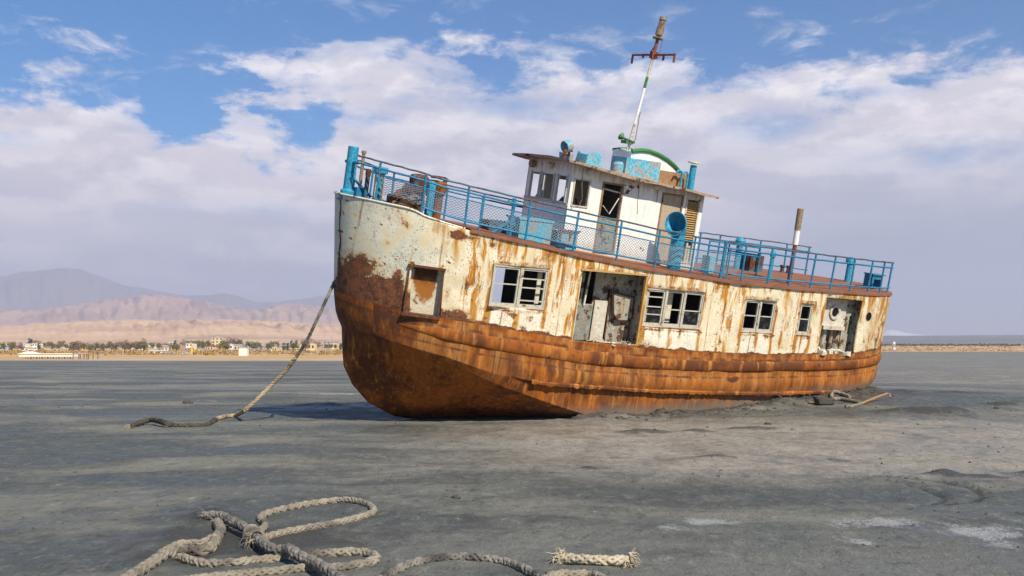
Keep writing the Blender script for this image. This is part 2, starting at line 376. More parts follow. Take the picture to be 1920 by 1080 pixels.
for l in LUMPS: dark = np.maximum(dark, np.exp(-(((X - l[0]) / (l[2] * 1.5)) ** 2 + ((Y - l[1]) / (l[3] * 1.5)) ** 2)))
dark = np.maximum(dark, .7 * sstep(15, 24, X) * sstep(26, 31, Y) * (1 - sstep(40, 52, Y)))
sh = sstep(-8, 14, Y - shore(X, Y) + 26 * (fbm(X * .02, Y * .02, 61, 3) - .5))
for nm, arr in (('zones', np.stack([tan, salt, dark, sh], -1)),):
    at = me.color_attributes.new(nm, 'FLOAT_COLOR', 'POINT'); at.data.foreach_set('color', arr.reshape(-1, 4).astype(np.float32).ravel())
def ground_mat():
    t = NT('mud'); a, s, d, sh = t.attr('zones'); c = t.coord('Object')
    n0 = t.noise(t.coord('Object', (.16, .26, 1)), 1.0, 7, .62, .4); n1 = t.noise(t.coord('Object', (1, .75, 1)), 1.1, 8, .68, .4)
    n2 = t.noise(t.coord('Object', (1, .55, 1)), 8, 7, .7, .2); n3 = t.noise(t.coord('Object', (1, .6, 1)), 34, 5, .7); n4 = t.noise(t.coord('Object', (1, .6, 1)), 3.4, 7, .68, .6)
    nb = t.noise(t.coord('Object', (.045, .16, 1)), 1.0, 6, .62, .3)
    col = t.ramp(n1, [(.30, (.052, .057, .049)), (.5, (.094, .101, .088)), (.70, (.150, .154, .132))])
    col = t.mix(t.sm(n0, .5, .62), col, (.215, .205, .165)); col = t.mix(t.math('MULTIPLY', t.sm(n0, .47, .34), .6), col, (.08, .083, .072))
    col = t.mix(t.math('MULTIPLY', t.sm(nb, .5, .6), .6), col, (.22, .215, .18)); col = t.mix(t.math('MULTIPLY', t.sm(nb, .46, .36), .4), col, (.075, .077, .067))
    tn = t.math('MULTIPLY', a, t.sm(t.math('ADD', t.math('MULTIPLY', n1, .6), t.math('MULTIPLY', n4, .4)), .34, .58, .25, 1))
    col = t.mix(tn, col, t.mix(t.sm(n2, .35, .65), (.285, .248, .198), (.40, .355, .29)))
    col = t.mix(t.math('MULTIPLY', t.sm(n2, .52, .68), .6), col, (.24, .235, .20)); col = t.mix(t.math('MULTIPLY', t.math('MULTIPLY', t.sm(n2, .46, .32), t.math('SUBTRACT', 1.0, t.math('MULTIPLY', a, .6))), .65), col, (.05, .051, .042))
    col = t.mix(t.math('MULTIPLY', t.sm(n4, .56, .68), .4), col, (.115, .105, .06))
    sn = t.sm(t.math('ADD', t.math('MULTIPLY', s, .62), t.math('ADD', t.math('MULTIPLY', t.math('SUBTRACT', n4, .5), .9), t.math('MULTIPLY', t.math('SUBTRACT', n3, .5), .8))), .36, .56)
    col = t.mix(t.math('MULTIPLY', sn, .75), col, (.44, .44, .42))
    fl = t.sm(t.math('ADD', n2, t.math('MULTIPLY', t.math('SUBTRACT', n0, .5), .5)), .66, .74); col = t.mix(t.math('MULTIPLY', fl, .6), col, (.38, .37, .34))
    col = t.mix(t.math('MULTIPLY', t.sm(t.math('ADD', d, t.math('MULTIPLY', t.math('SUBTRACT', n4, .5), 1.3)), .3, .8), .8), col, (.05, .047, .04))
    col = t.mix(t.math('MULTIPLY', t.sm(n3, .54, .72), .42), col, (.05, .05, .044)); col = t.mix(t.math('MULTIPLY', t.sm(n3, .45, .3), .35), col, (.28, .275, .25))
    nf = t.noise(t.coord('Object', (.03, .05, 1)), 1.0, 5)
    sand = t.mix(t.sm(nf, .4, .6), (.66, .44, .20), (.58, .33, .09)); sand = t.mix(t.sm(t.noise(t.coord('Object', (.02, .16, 1)), 1.0, 4), .45, .6), sand, (.56, .42, .26))
    col = t.mix(sh, col, sand)
    h = t.math('ADD', t.math('MULTIPLY', n2, .8), t.math('ADD', t.math('MULTIPLY', n3, .4), t.math('MULTIPLY', n4, .8)))
    t.bump(h, .8, .05)
    return t.out(col, t.sm(t.math('ADD', t.math('MULTIPLY', n1, .5), t.math('MULTIPLY', n0, .5)), .42, .58, .42, .88))
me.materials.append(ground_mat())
ground = bpy.data.objects.new('mudflat', me); COL.objects.link(ground); tag(ground, kind='structure')

# ------------------------------------------------------------------ the boat: local axes x = bow, y = port, z = up
BM = Matrix(((-0.8565916, 0.4967687, 0.1395407, -2.361099), (-0.5146922, -0.8417973, -0.1626940, 24.981686), (0.0366437, -0.2111829, 0.9767595, 0), (0, 0, 0, 1)))
boat = empty('stranded_boat'); boat.matrix_world = BM
tag(boat, 'rusty cream and orange passenger boat stranded and leaning on the grey mud', 'boat')
B, XB, XS, NB, NS = 2.25, -1.2, -11.2, 1.9, 2.5
tab = lambda p: (np.array(sorted(p))[:, 0], np.array(sorted(p))[:, 1])
def itp(t, x): return np.interp(x, t[0], t[1])
T_TOP = tab([(2.65, 5.02), (2.14, 4.99), (1.47, 4.94), (1.3, 4.90), (1.12, 4.82), (.74, 4.74), (.28, 4.66), (-1.26, 4.52), (-2.69, 4.35), (-4.53, 4.21), (-7.21, 4.08), (-9.39, 4.07), (-11.4, 4.09), (-14.3, 4.10)])
T_RT = tab([(2.4, 2.85), (1.38, 2.73), (-.25, 2.64), (-2.89, 2.40), (-4.43, 2.30), (-7.96, 2.25), (-10.97, 2.36), (-13, 2.5), (-14.3, 2.62)])
T_RB = tab([(2.3, 2.42), (1.18, 2.28), (-.33, 2.09), (-3, 1.82), (-4.69, 1.77), (-6.33, 1.73), (-8.43, 1.78), (-11.1, 1.89), (-13, 2.02), (-14.3, 2.12)])
T_CH = tab([(1.9, 2.0), (1.8, 2.07), (1.6, 2.1), (1.14, 2.02), (.3, 1.79), (-.75, 1.41), (-2.39, .95), (-3.9, .56), (-6, .15), (-9, .2), (-11, .6), (-12, .95), (-14.3, 1.0)])
T_ST = tab([(2.2, 2.25), (.3, 1.93), (-.75, 1.66), (-1.94, 1.45), (-5.13, 1.32), (-8.76, 1.30), (-11.9, 1.42), (-13, 1.5), (-14.3, 1.6)])
T_KEEL = tab([(1.9, 1.99), (1.87, 1.5), (1.83, 1.22), (1.57, .80), (1.12, .37), (.42, .06), (0, 0), (-10, .0), (-12, .5), (-14.3, 1.25)])
def plan_x(kind, t, tipb, tips):
    if kind == 'b': return XB + (tipb - XB) * math.cos(t) ** (2 / NB), math.sin(t) ** (2 / NB)
    if kind == 's': return XS - tips * math.cos(t) ** (2 / NS), math.sin(t) ** (2 / NS)
    return t, 1.0
def phi_b(x, tip=2.33): return math.acos(((x - XB) / (tip - XB)) ** (NB / 2))
def phi_s(x, tip=2.95): return math.acos(((XS - x) / tip) ** (NS / 2))
OPEN = [('recess', .63, 1.25, 2.74, 3.74), ('win', -1.78, -.37, 3.10, 4.0), ('door', -4.43, -2.62, 2.42, 4.05), ('win', -6.29, -4.53, 2.865, 3.765), ('win', -8.68, -7.63, 2.87, 3.685), ('win', -10.0, -9.55, 2.87, 3.69), ('sdoor', -11.78, -10.42, 2.42, 3.89)]
cols = [('b', R(90) * i / 70) for i in range(70)] + [('b', phi_b(.63)), ('b', phi_b(1.25)), ('b', phi_b(-.37))]
cols += [('f', XB - .075 * i) for i in range(int(10 / .075) + 1)]
cols += [('f', x) for o in OPEN[1:] for x in o[1:3] if XS < x < XB]
cols += [('s', R(90) * i / 60) for i in range(60)] + [('s', phi_s(-11.78))]
cols.sort(key=lambda c: (-plan_x(c[0], c[1], 2.33, 2.95)[0]))
cl = []
for c in cols:
    if cl and abs(plan_x(*c, 2.33, 2.95)[0] - plan_x(*cl[-1], 2.33, 2.95)[0]) < .012 and abs(plan_x(*c, 2.33, 2.95)[1] - plan_x(*cl[-1], 2.33, 2.95)[1]) < .012:
        key = any(abs(plan_x(*c, 2.33, 2.95)[0] - x) < 1e-4 for o in OPEN for x in o[1:3])
        if key: cl[-1] = c
        continue
    cl.append(c)
cols = cl; NC = len(cols)
NW = 44
def wall_rows(x, rt, top):
    """z of the NW+1 rows from top down, snapped to openings"""
    zs = [top + (rt - top) * i / NW for i in range(NW + 1)]
    for nm, x0, x1, z0, z1 in OPEN:
        if x0 - .02 <= x <= x1 + .02:
            i1, i0 = row_of[(nm, x0)]
            ks = [0, i1, i0, NW]; vs = [top, z1, z0, rt]
            zs = list(np.interp(range(NW + 1), ks, vs))
    return zs
row_of = {}
for nm, x0, x1, z0, z1 in OPEN:
    xm = (x0 + x1) / 2; tp, rt = itp(T_TOP, xm), itp(T_RT, xm)
    i1 = max(2, round((tp - z1) / (tp - rt) * NW)); i0 = min(NW - 1, round((tp - z0) / (tp - rt) * NW)); row_of[(nm, x0)] = (i1, i0)
V = []; part_id = []
def col_profile(c):
    """points of one section (port side) from gunwale to keel"""
    P = []
    def ring(tab_, k, tipb, tips):
        x, s = plan_x(c[0], c[1], tipb, tips); return x, B * k * s, float(itp(tab_, x))
    a = ring(T_TOP, 1.0, 2.44, 3.0); b = ring(T_RT, 1.0, 2.18, 3.0)
    xm = (a[0] + b[0]) / 2; zs = wall_rows(xm, b[2], a[2])
    for i in range(NW + 1):
        f = (zs[i] - a[2]) / (b[2] - a[2]); P.append((a[0] + (b[0] - a[0]) * f, a[1] + (b[1] - a[1]) * f, zs[i]))
    rb = ring(T_RB, .995, 2.08, 2.98); st = ring(T_ST, 1.0, 2.0, 2.86); su = (ring(T_ST, .965, 1.98, 2.83)); ch = ring(T_CH, .95, 1.90, 2.8)
    fade = float(sstep(.2, -1.9, np.array(-1.0))) if False else float(1 - sstep(-1.9, -.9, np.array(xm)))
    su = (su[0], st[1] + (su[1] - st[1]) * fade, su[2] - .035)
    if su[2] < ch[2]: su = (su[0], su[1], ch[2] + .001)
    segs = [(b, rb, 4, .02), (rb, st, 7, .045 * fade), (st, su, 2, 0), (su, ch, 8, 0)]
    for p, q_, n, bulge in segs:
        for i in range(1, n + 1):
            f = i / n; s = math.sin(math.pi * f) * bulge
            P.append((p[0] + (q_[0] - p[0]) * f, p[1] + (q_[1] - p[1]) * f + s * min(1, p[1] / 1.5), p[2] + (q_[2] - p[2]) * f))
    kz = float(itp(T_KEEL, ch[0])); kz = min(kz, ch[2])
    for i in range(1, 15):
        f = i / 14; P.append((ch[0], ch[1] * (1 - f) + .0, ch[2] + (kz - ch[2]) * f - .10 * math.sin(math.pi * f) * (1 if ch[1] > 1 else ch[1])))
    return P
prof = [col_profile(c) for c in cols]; NR = len(prof[0])
for c in prof: V += c
for c in prof[::-1]: V += [(x, -y, z) for x, y, z in c]
V = np.array(V); NCC = 2 * NC
# openings to cut on the port side; the window ones on starboard too
cutp = set(); cuts = set(); colx = [plan_x(*c, 2.33, 2.95)[0] for c in cols]
for nm, x0, x1, z0, z1 in OPEN:
    i1, i0 = row_of[(nm, x0)]
    for j in range(NC - 1):
        xm = (colx[j] + colx[j + 1]) / 2
        if x0 < xm < x1:
            for i in range(i1, i0):
                cutp.add((j, i))
                if nm in ('win', 'door'): cuts.add((j, i))
# porthole near the stern
F = []
for j in range(NCC):
    j2 = (j + 1) % NCC
    for i in range(NR - 1):
        if j < NC - 1 and (j, i) in cutp: continue
        if NC <= j < NCC - 1 and (NCC - 2 - j, i) in cuts: continue
        F.append((j * NR + i, j * NR + i + 1, j2 * NR + i + 1, j2 * NR + i))
hm = bpy.data.meshes.new('hull'); hm.from_pydata(V.tolist(), [], F)
# --- wear attributes
x, y, z = V[:, 0], V[:, 1], V[:, 2]; port = y > -.02
topz, rtz, rbz, chz, stz = (itp(t, x) for t in (T_TOP, T_RT, T_RB, T_CH, T_ST))
rowi = np.tile(np.arange(NR), NCC); iswall = rowi <= NW; bow = sstep(-1.0, 1.2, x)
def nz(sx, sz, seed, o=4): return fbm(x * sx + y * .7 * sx, z * sz, seed, o)
rust = np.zeros(len(V)); streak = np.zeros(len(V)); drk = np.zeros(len(V)); painted = np.where(iswall, 1.0, 0.0)
rs = np.random.default_rng(5); D = topz - z
for k in range(170):           # runs from the deck edge
    x0 = rs.uniform(-13.9, .6); w = rs.uniform(.015, .07); L = rs.choice([.25, .5, .9, 1.7], p=[.35, .3, .2, .15]); s = rs.uniform(.35, 1)
    streak = np.maximum(streak, s * np.exp(-((x - x0) / w) ** 2) * np.clip(1 - D / L, 0, 1) ** .7 * iswall)
for nm, x0, x1, z0, z1 in OPEN:   # runs below the sills and beside the frames
    for xx, s in [(x0, 1), (x1, 1)] + ([((x0 + x1) / 2, .8)] if nm == 'win' else []):
        w = rs.uniform(.05, .1)
        streak = np.maximum(streak, s * np.exp(-((x - xx) / w) ** 2) * (z < z1 + .1) * np.clip(1.15 - np.maximum(z0 - z, 0) / 1.0, 0, 1) * iswall)
    if nm in ('win', 'door', 'sdoor'):
        rust = np.maximum(rust, .52 * np.exp(-((z - z0 + .07) / .05) ** 2) * (x > x0 - .1) * (x < x1 + .1) * (nm == 'win'))
        rust = np.maximum(rust, .50 * np.exp(-((z - z1 - .06) / .05) ** 2) * (x > x0 - .05) * (x < x1 + .05))
for xx, w, s in ((-6.95, .06, 1.), (-2.05, .08, .9), (-1.0, .06, 1.), (-7.2, .12, .5), (-9.15, .2, .45), (-9.0, .05, .5), (-2.45, .07, .9), (-4.5, .09, .9), (.1, .12, .8), (-.1, .1, .7), (-12.5, .3, .5), (-13.2, .3, .6), (-12.9, .1, .7)):
    streak = np.maximum(streak, s * np.exp(-((x - xx + (z - 3.3) * .03) / w) ** 2) * iswall * (.55 + .9 * nz(1, 1.2, 77)))
for k in range(420):           # fine weeping below the deck edge
    x0 = rs.uniform(-14, .7); w = rs.uniform(.008, .025); L = rs.uniform(.15, 1.0)
    streak = np.maximum(streak, rs.uniform(.3, .8) * np.exp(-((x - x0) / max(w, .03)) ** 2) * np.clip(1 - D / L, 0, 1) ** .6 * iswall)
streak = np.maximum(streak, .34 * sstep(1.5, .0, D + .5 * (nz(1.2, .6, 130) - .5)) * iswall * (x < 1.0))
streak = np.maximum(streak, .75 * sstep(.6, .02, D) * sstep(.45, .62, nz(1.6, .5, 80)) * iswall * (x < .9))
rust = np.maximum(rust, .62 * np.exp(-((x + 6.97 - (z - 3.3) * .03) / .035) ** 2) * iswall * sstep(.35, .55, nz(2, 2, 81)))
def blob(px, pz, rx, rz, s):
    global rust
    rust = np.maximum(rust, s * np.exp(-(((x - px) / rx) ** 2 + ((z - pz) / rz) ** 2) ** 1.3) * port)
# the bow: heavy scale low down, a round patch, many chips
low = sstep(3.35, 2.75, z + .9 * (nz(1.3, 1.3, 82) - .5)) * sstep(.55, .95, x + .25 * (nz(1, 1, 83) - .5)); rust = np.maximum(rust, .78 * low)
rust = np.maximum(rust, .72 * sstep(4.15, 3.4, z + 1.1 * (nz(1.6, 1.6, 84) - .5)) * sstep(1.5, 2.0, x) * port)
blob(1.72, 3.1, .33, .42, .95); blob(1.45, 3.3, .2, .35, .8); blob(2.1, 3.3, .28, .55, .62); blob(2.12, 3.0, .3, .3, .8)
rust = np.maximum(rust, .95 * np.exp(-((y - .10 + .02 * np.sin(z * 9)) / .035) ** 2) * (x > 1.6) * port * iswall)          # the corroded stem seam
for k in range(70):
    px, pz = rs.uniform(.3, 2.5), rs.uniform(3.1, 4.9); r0 = rs.choice([.02, .05, .10], p=[.4, .4, .2]); blob(px, pz, r0 * rs.uniform(.7, 1.6), r0 * rs.uniform(.7, 2.2), {.02: .72, .05: .5, .10: .40}[float(r0)])
for k in range(150):
    px, pz = rs.uniform(-14, .3), rs.uniform(2.4, 4.4); r0 = rs.choice([.015, .04, .09], p=[.5, .3, .2]); blob(px, pz, r0, r0 * rs.uniform(.6, 2), {.015: .62, .04: .45, .09: .38}[float(r0)])
blob(.45, 4.52, .22, .12, .85); blob(.2, 4.5, .3, .06, .6); blob(-.3, 4.4, .12, .08, .6)
rag = rtz + .05 + .16 * np.clip(nz(3.5, .2, 85) - .35, 0, 1); rust = np.maximum(rust, .85 * sstep(.06, -.03, z - rag) * iswall)
rust = np.maximum(rust, .8 * sstep(.35, 0., z - rtz - .22 * nz(1.5, .3, 86)) * sstep(-.6, .3, x) * iswall)
for nm, x0, x1, z0, z1 in OPEN:
    if nm == 'win':
        n = {1: 1, 2: 2}.get(round((x1 - x0) / .55), 3)
        for k in range(n + 1):
            xc = x0 + (x1 - x0) * k / n; rust = np.maximum(rust, .55 * np.exp(-((x - xc) / .06) ** 2) * sstep(z0 + .02, z0 - .05, z) * sstep(rtz, z0, z) * (.4 + 1.2 * nz(2, 2, 120)))
for k in range(26):
    px, pz = rs.uniform(-13.5, .4), rs.uniform(2.5, 2.9); blob(px, pz + .0, rs.uniform(.04, .16), rs.uniform(.03, .1), rs.uniform(.45, .62))
rust = np.maximum(rust, .56 * sstep(3.4, 2.6, z) * sstep(-11.9, -12.5, x) * sstep(.35, .6, nz(3, 3, 87)))
rust = np.maximum(rust, .35 * sstep(-11.7, -12.3, x) * iswall)
rust = np.maximum(rust, .48 * sstep(.62, .3, np.abs(x + 4.5)) * sstep(3.0, 2.4, z) * iswall)
painted = np.where(iswall, sstep(.0, .09, z - rtz), 0)
# lower hull
for k in range(120):
    x0 = rs.uniform(-13.5, 1); w = rs.uniform(.03, .16); streak = np.maximum(streak, rs.uniform(.3, .9) * np.exp(-((x - x0) / w) ** 2) * np.clip(1.1 - (rbz + .15 - z) / rs.uniform(.5, 1.3), 0, 1) * (~iswall) * (z > chz))
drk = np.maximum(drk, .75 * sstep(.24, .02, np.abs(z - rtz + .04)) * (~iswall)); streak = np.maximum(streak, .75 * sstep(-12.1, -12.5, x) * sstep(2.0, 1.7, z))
drk = np.maximum(drk, .62 * np.exp(-((z - rbz + .06) / .05) ** 2) * (~iswall)); drk = np.maximum(drk, .9 * np.exp(-((z - stz + .05) / .035) ** 2) * (~iswall) * (x < -1.5))  # shade painted in: belting crease and underside of the strake
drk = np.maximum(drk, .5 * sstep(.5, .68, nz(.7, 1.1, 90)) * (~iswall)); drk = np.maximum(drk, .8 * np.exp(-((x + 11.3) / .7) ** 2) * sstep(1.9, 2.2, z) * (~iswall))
drk = np.maximum(drk, .22 * (rowi > NR - 15) * sstep(.8, 1.6, z + .6 * nz(1, 1, 91))); drk = np.maximum(drk, .5 * sstep(.2, 1.2, x) * sstep(1.5, 2.1, z) * (~iswall))  # shade of the downward-facing bow plating, put into the colour
blob(-7.55, 1.62, .28, .07, 0); drk = np.maximum(drk, 1.2 * np.exp(-(((x + 7.6) / .2) ** 2 + ((z - 1.62) / .06) ** 2)) * port)
blue = sstep(.3, 1.1, x) * sstep(3.0, 3.6, z) * sstep(.25, .5, nz(1, 1, 92)); blue = np.maximum(blue, (y < .06) * (x > 1.5) * 1.0); blue = np.maximum(blue, .6 * sstep(.5, .62, nz(.7, .5, 93)) * (x < -4))
whit = np.zeros(len(V))
for nm, x0, x1, z0, z1 in OPEN:
    if nm == 'win':
        n = {1: 1, 2: 2}.get(round((x1 - x0) / .55), 3)
        for k in range(n):
            xc = x0 + (x1 - x0) * (k + .5) / n; whit = np.maximum(whit, sstep(.62, .35, np.abs(x - xc) / ((x1 - x0) / n)) * (z < z0 - .04) * (z > rtz + .05))
Wz = (np.array(BM)[:3, :3] @ V.T).T + np.array(BM)[:3, 3]; mudy = sstep(.42, .04, Wz[:, 2] - ground_base(Wz[:, 0], Wz[:, 1])) * sstep(-1.5, -4, x)
for nm, arr in (('wear_shade', (rust, streak, drk, painted)), ('tint', (blue, whit, mudy, np.ones(len(V))))):
    at = hm.color_attributes.new(nm, 'FLOAT_COLOR', 'POINT'); at.data.foreach_set('color', np.stack(arr, -1).astype(np.float32).ravel())
hm.materials.append(M['hull']); hm.materials.append(M['interior'])
hm.polygons.foreach_set('use_smooth', [True] * len(hm.polygons)); hm.set_sharp_from_angle(angle=R(28))
# small dents so that the plating is not perfect
for v, dx in zip(hm.vertices, (fbm(x * 1.3, z * 1.6, 95, 3) - .5) * .07): v.co.y += dx * (1 if v.co.y > 0 else -1) * min(1, abs(v.co.y))
hm.update()
hull = bpy.data.objects.new('hull', hm); COL.objects.link(hull); hull.parent = boat
sol = hull.modifiers.new('plate', 'SOLIDIFY'); sol.thickness = .05; sol.offset = -1; sol.material_offset = 1; sol.material_offset_rim = 0

def side_pt(xx, zt=None, off=0, tipb=2.44, tips=3.0, k=1.0):
    """half beam at x"""
    if xx > XB: t = min(1, max(0, (xx - XB) / (tipb - XB))); s = (1 - t ** NB) ** (1 / NB)
    elif xx < XS: t = min(1, max(0, (XS - xx) / tips)); s = (1 - t ** NS) ** (1 / NS)
    else: s = 1
    return B * k * s + off
# rubbing rail: half-round belting on each side, wrapping the stern
def rail_pts(sgn):
    xs_ = list(np.linspace(1.28, -11.2, 150)); out = []
    for xx in xs_:
        out.append((xx, sgn * (side_pt(xx, tipb=2.13) + .01), .5 * (float(itp(T_RT, xx)) + float(itp(T_RB, xx))) - .03))
    for i in range(1, 40):
        a = R(90) * (1 - i / 40); xx = XS - 3.0 * math.cos(a) ** (2 / NS)
        out.append((xx, sgn * (B * math.sin(a) ** (2 / NS) + .01), .5 * (float(itp(T_RT, xx)) + float(itp(T_RB, xx))) - .03))
    return out
def belting(sgn):
    mb = MB(); pts = rail_pts(sgn); n = 9; vs = []
    for i, p in enumerate(pts):
        p = Vector(p); d = Vector(pts[min(i + 1, len(pts) - 1)]) - Vector(pts[max(i - 1, 0)]); d.normalize()
        o = Vector((0, 0, 1)).cross(d) * (-sgn if True else 1); o.normalize()
        if o.y * sgn < 0 and abs(o.y) > .2: o = -o
        hh = .5 * (float(itp(T_RT, p.x)) - float(itp(T_RB, p.x))) * .62
        e = min(1, i / 14 + .35); wob = 1 + .05 * math.sin(i * .9) * math.sin(i * .37)
        for k in range(n):
            a = math.pi * (k / (n - 1) - .5); vs.append(p + o * (math.cos(a) * .075 * e * wob - .03) + Vector((0, 0, math.sin(a) * hh * e)))
    fs = [(i * n + k, (i + 1) * n + k, (i + 1) * n + k + 1, i * n + k + 1) if sgn > 0 else (i * n + k, i * n + k + 1, (i + 1) * n + k + 1, (i + 1) * n + k) for i in range(len(pts) - 1) for k in range(n - 1)]
    fs.append(tuple(range(n))); mb.add(vs, fs)
    o = mb.build('rub_rail', M['belting'], boat, 60); return o
def belting_mat():
    t = NT('rusty_belting'); c = t.coord('Object'); big = t.noise(c, 1.1, 5); mid = t.noise(c, 6, 6, .65); st = t.noise(t.coord('Object', (6, 6, .7)), 1.2, 5)
    col = t.mix(t.sm(big, .40, .58), (.12, .038, .010), (.29, .088, .011)); col = t.mix(t.math('MULTIPLY', t.sm(st, .5, .68), .8), col, (.48, .19, .04))
    col = t.mix(t.sm(mid, .55, .72), col, (.07, .03, .017)); t.bump(mid, .5, .015); return t.out(col, .8)
M['belting'] = belting_mat()
belting(1); belting(-1)
# torn lower strake edge
mb = MB(); n = 0; pts = []
for i in range(200):
    xx = -1.7 - i * .05
    if xx < -11.6: break
    yy = side_pt(xx) + .01; zz = float(itp(T_ST, xx)); dpt = .03 + .045 * random.random() * (1 if random.random() < .5 else .4)
    pts.append([(xx, yy - .01, zz + .05), (xx, yy + .035, zz + .01), (xx, yy + .03, zz - dpt), (xx, yy - .02, zz - dpt + .01)])
vs = [p for r_ in pts for p in r_]; fs = [(i * 4 + k, (i + 1) * 4 + k, (i + 1) * 4 + (k + 1) % 4, i * 4 + (k + 1) % 4) for i in range(len(pts) - 1) for k in range(4)]
mb.add(vs, fs).build('lower_strake', M['belting'], boat, 40)

# decks
def deck_grid(x_list, inset, zf, lip, name, mat):
    vs = []; rows = []
    for xx in x_list:
        b = max(.02, side_pt(xx) + inset); zt = zf(xx); row = []
        if lip: row.append((xx, -b, zt - lip))
        for k in range(11):
            f = k / 5 - 1; row.append((xx, f * b, zt + .05 * (1 - f * f)))
        if lip: row.append((xx, b, zt - lip))
        rows.append(row)
    n = len(rows[0]); vs = [p for r_ in rows for p in r_]
    fs = [(i * n + k, i * n + k + 1, (i + 1) * n + k + 1, (i + 1) * n + k) for i in range(len(rows) - 1) for k in range(n - 1)]
    o = MB().add(vs, fs).build(name, mat, boat, 40); return o
stx = [XS - 3.0 * math.cos(R(90) * (1 - i / 50)) ** (2 / NS) for i in range(1, 51)]
deck_grid(list(np.linspace(.22, XS, 100)) + stx, .045, lambda x: float(itp(T_TOP, x)) + .03, .07, 'deck', M['deck'])
bx = [XB + 3.64 * math.cos(R(90) * i / 40) ** (2 / NB) for i in range(1, 40)]
deck_grid([b for b in bx if b > .22] + [.219], -.06, lambda x: min(float(itp(T_TOP, x)), 4.62 + .15 * x) - .10, 0, 'foredeck', M['deck'])
# bulwark cap along the bow
cap = [(XB + 3.64 * math.cos(a) ** (2 / NB), B * math.sin(a) ** (2 / NB)) for a in np.linspace(0, R(90), 60)]
cap = [(cx, cy) for cx, cy in cap if cx > .25]
ring_ = [(cx, -cy) for cx, cy in cap[::-1]] + cap[1:]
mb = MB(); mb.tube([(cx, cy * .995, float(itp(T_TOP, cx)) + .008) for cx, cy in ring_], .028, 6); mb.build('bulwark_cap', M['cream'], boat)
# cabin sole and bulkheads
rows = []
for c in cols[::3]:
    xx, s = plan_x(*c, 2.3, 2.9)
    if xx < 1.6: rows.append([(xx, -B * s + .07, float(itp(T_RT, xx)) - .02), (xx, 0, float(itp(T_RT, xx)) - .02), (xx, B * s - .07, float(itp(T_RT, xx)) - .02)])
vs = [p for r_ in rows for p in r_]; MB().add(vs, [(i * 3 + k, i * 3 + k + 1, i * 3 + k + 4, i * 3 + k + 3) for i in range(len(rows) - 1) for k in range(2)]).build('cabin_floor', M['interior'], boat, 0)
mb = MB()
for xx, y0, y1 in ((-2.12, -2.17, -.92), (-2.12, -.22, 2.17), (-7.2, -2.17, 2.17), (-10.2, -2.17, 2.17), (-12.2, -1.9, 1.9), (.45, -1.9, 1.9)):
    mb.box(xx - .02, xx + .02, y0, y1, float(itp(T_RT, xx)) - .01, float(itp(T_TOP, xx)))
mb.box(-7.1, -5.2, -.6, -.56, 2.26, 4.1)
mb.build('bulkhead', M['interior'], boat)

# ---- windows (each unit a part, sashes as sub-parts)
def window(x0, x1, z0, z1, n, bars, sgn=1):
    yb = lambda xx: sgn * (side_pt(xx) - .035)
    mb = MB(); t = .032; y0, y1 = sorted((sgn * 2.16, sgn * 2.235)); 
    mb.box(x0 + .004, x0 + t, y0, y1, z0 + .004, z1 - .004); mb.box(x1 - t, x1 - .004, y0, y1, z0 + .004, z1 - .004)
    mb.box(x0 + t, x1 - t, y0, y1, z0 + .004, z0 + t); mb.box(x0 + t, x1 - t, y0, y1, z1 - t, z1 - .004)
    W = (x1 - x0 - 2 * t) / n
    for k in range(1, n): mb.box(x0 + t + W * k - .028, x0 + t + W * k + .028, y0, y1 + .012, z0 + t, z1 - t)
    if sgn > 0: mb.box(x0 - .01, x1 + .01, 2.20, 2.262, z0 - .018, z0 - .002, 1)
    w = mb.build('window', [M['greyframe'], M['rust']], boat)
    for k in range(n):                       # k = 0 is the aftmost, so count from the bow
        a, b = x1 - t - W * (k + 1) + (.03 if k < n - 1 else .002), x1 - t - W * k - (.03 if k else .002)
        s = MB(); q0, q1 = sorted((sgn * 2.17, sgn * 2.215)); th = .038; c0, c1 = z0 + t + .002, z1 - t - .002
        s.box(a, a + th, q0, q1, c0, c1); s.box(b - th, b, q0, q1, c0, c1); s.box(a + th, b - th, q0, q1, c0, c0 + th + .012); s.box(a + th, b - th, q0, q1, c1 - th, c1)
        for f in bars[k]:
            zz = c0 + (c1 - c0) * f; s.box(a + th, b - th, sgn * 2.18 if sgn > 0 else -2.205, sgn * 2.205 if sgn > 0 else -2.18, zz - .013, zz + .013)
        s.build('sash', M['greyframe'], w)
    if sgn > 0 and x0 < -4:
        for k in range(n):
            a, b = x1 - t - W * (k + 1) + .07, x1 - t - W * k - .07; zm = z0 + (z1 - z0) * .48
            if (k + n) % 2: MB().plate((a, 2.186, z0 + .07), (b - a, 0, 0), (0, 0, 1), 1, zm - z0 - .09, [], -.004).build('pane', M['pane'], w)
    return w
WB = {3: [[.55], [.22, .5, .74]], 2: [[.3, .55, .82], [.5], [.5]], 1: [[.52], [.5]], 0: [[.48]]}
window(-1.78, -.37, 3.10, 4.0, 2, [[.56], [.16, .5, .74]])
window(-6.29, -4.53, 2.865, 3.765, 3, [[.3, .52, .8], [.47], [.47]])
window(-8.68, -7.63, 2.87, 3.685, 2, [[.5], [.5]])
window(-10.0, -9.55, 2.87, 3.69, 1, [[.5]])
for a in ((-1.78, -.37, 3.10, 4.0, 2, [[], []]), (-6.29, -4.53, 2.865, 3.765, 3, [[.5], [.5], [.5]])): window(*a, sgn=-1)
# loose curtains / inner boards seen through the panes
mb = MB(); mb.box(-5.55, -5.30, 1.95, 1.97, 2.95, 3.7); mb.build('inner_board', M['cream'], boat); mb = MB(); mb.box(-1.72, -1.60, 2.05, 2.07, 3.2, 3.95); mb.build('inner_board', M['cream'], boat)
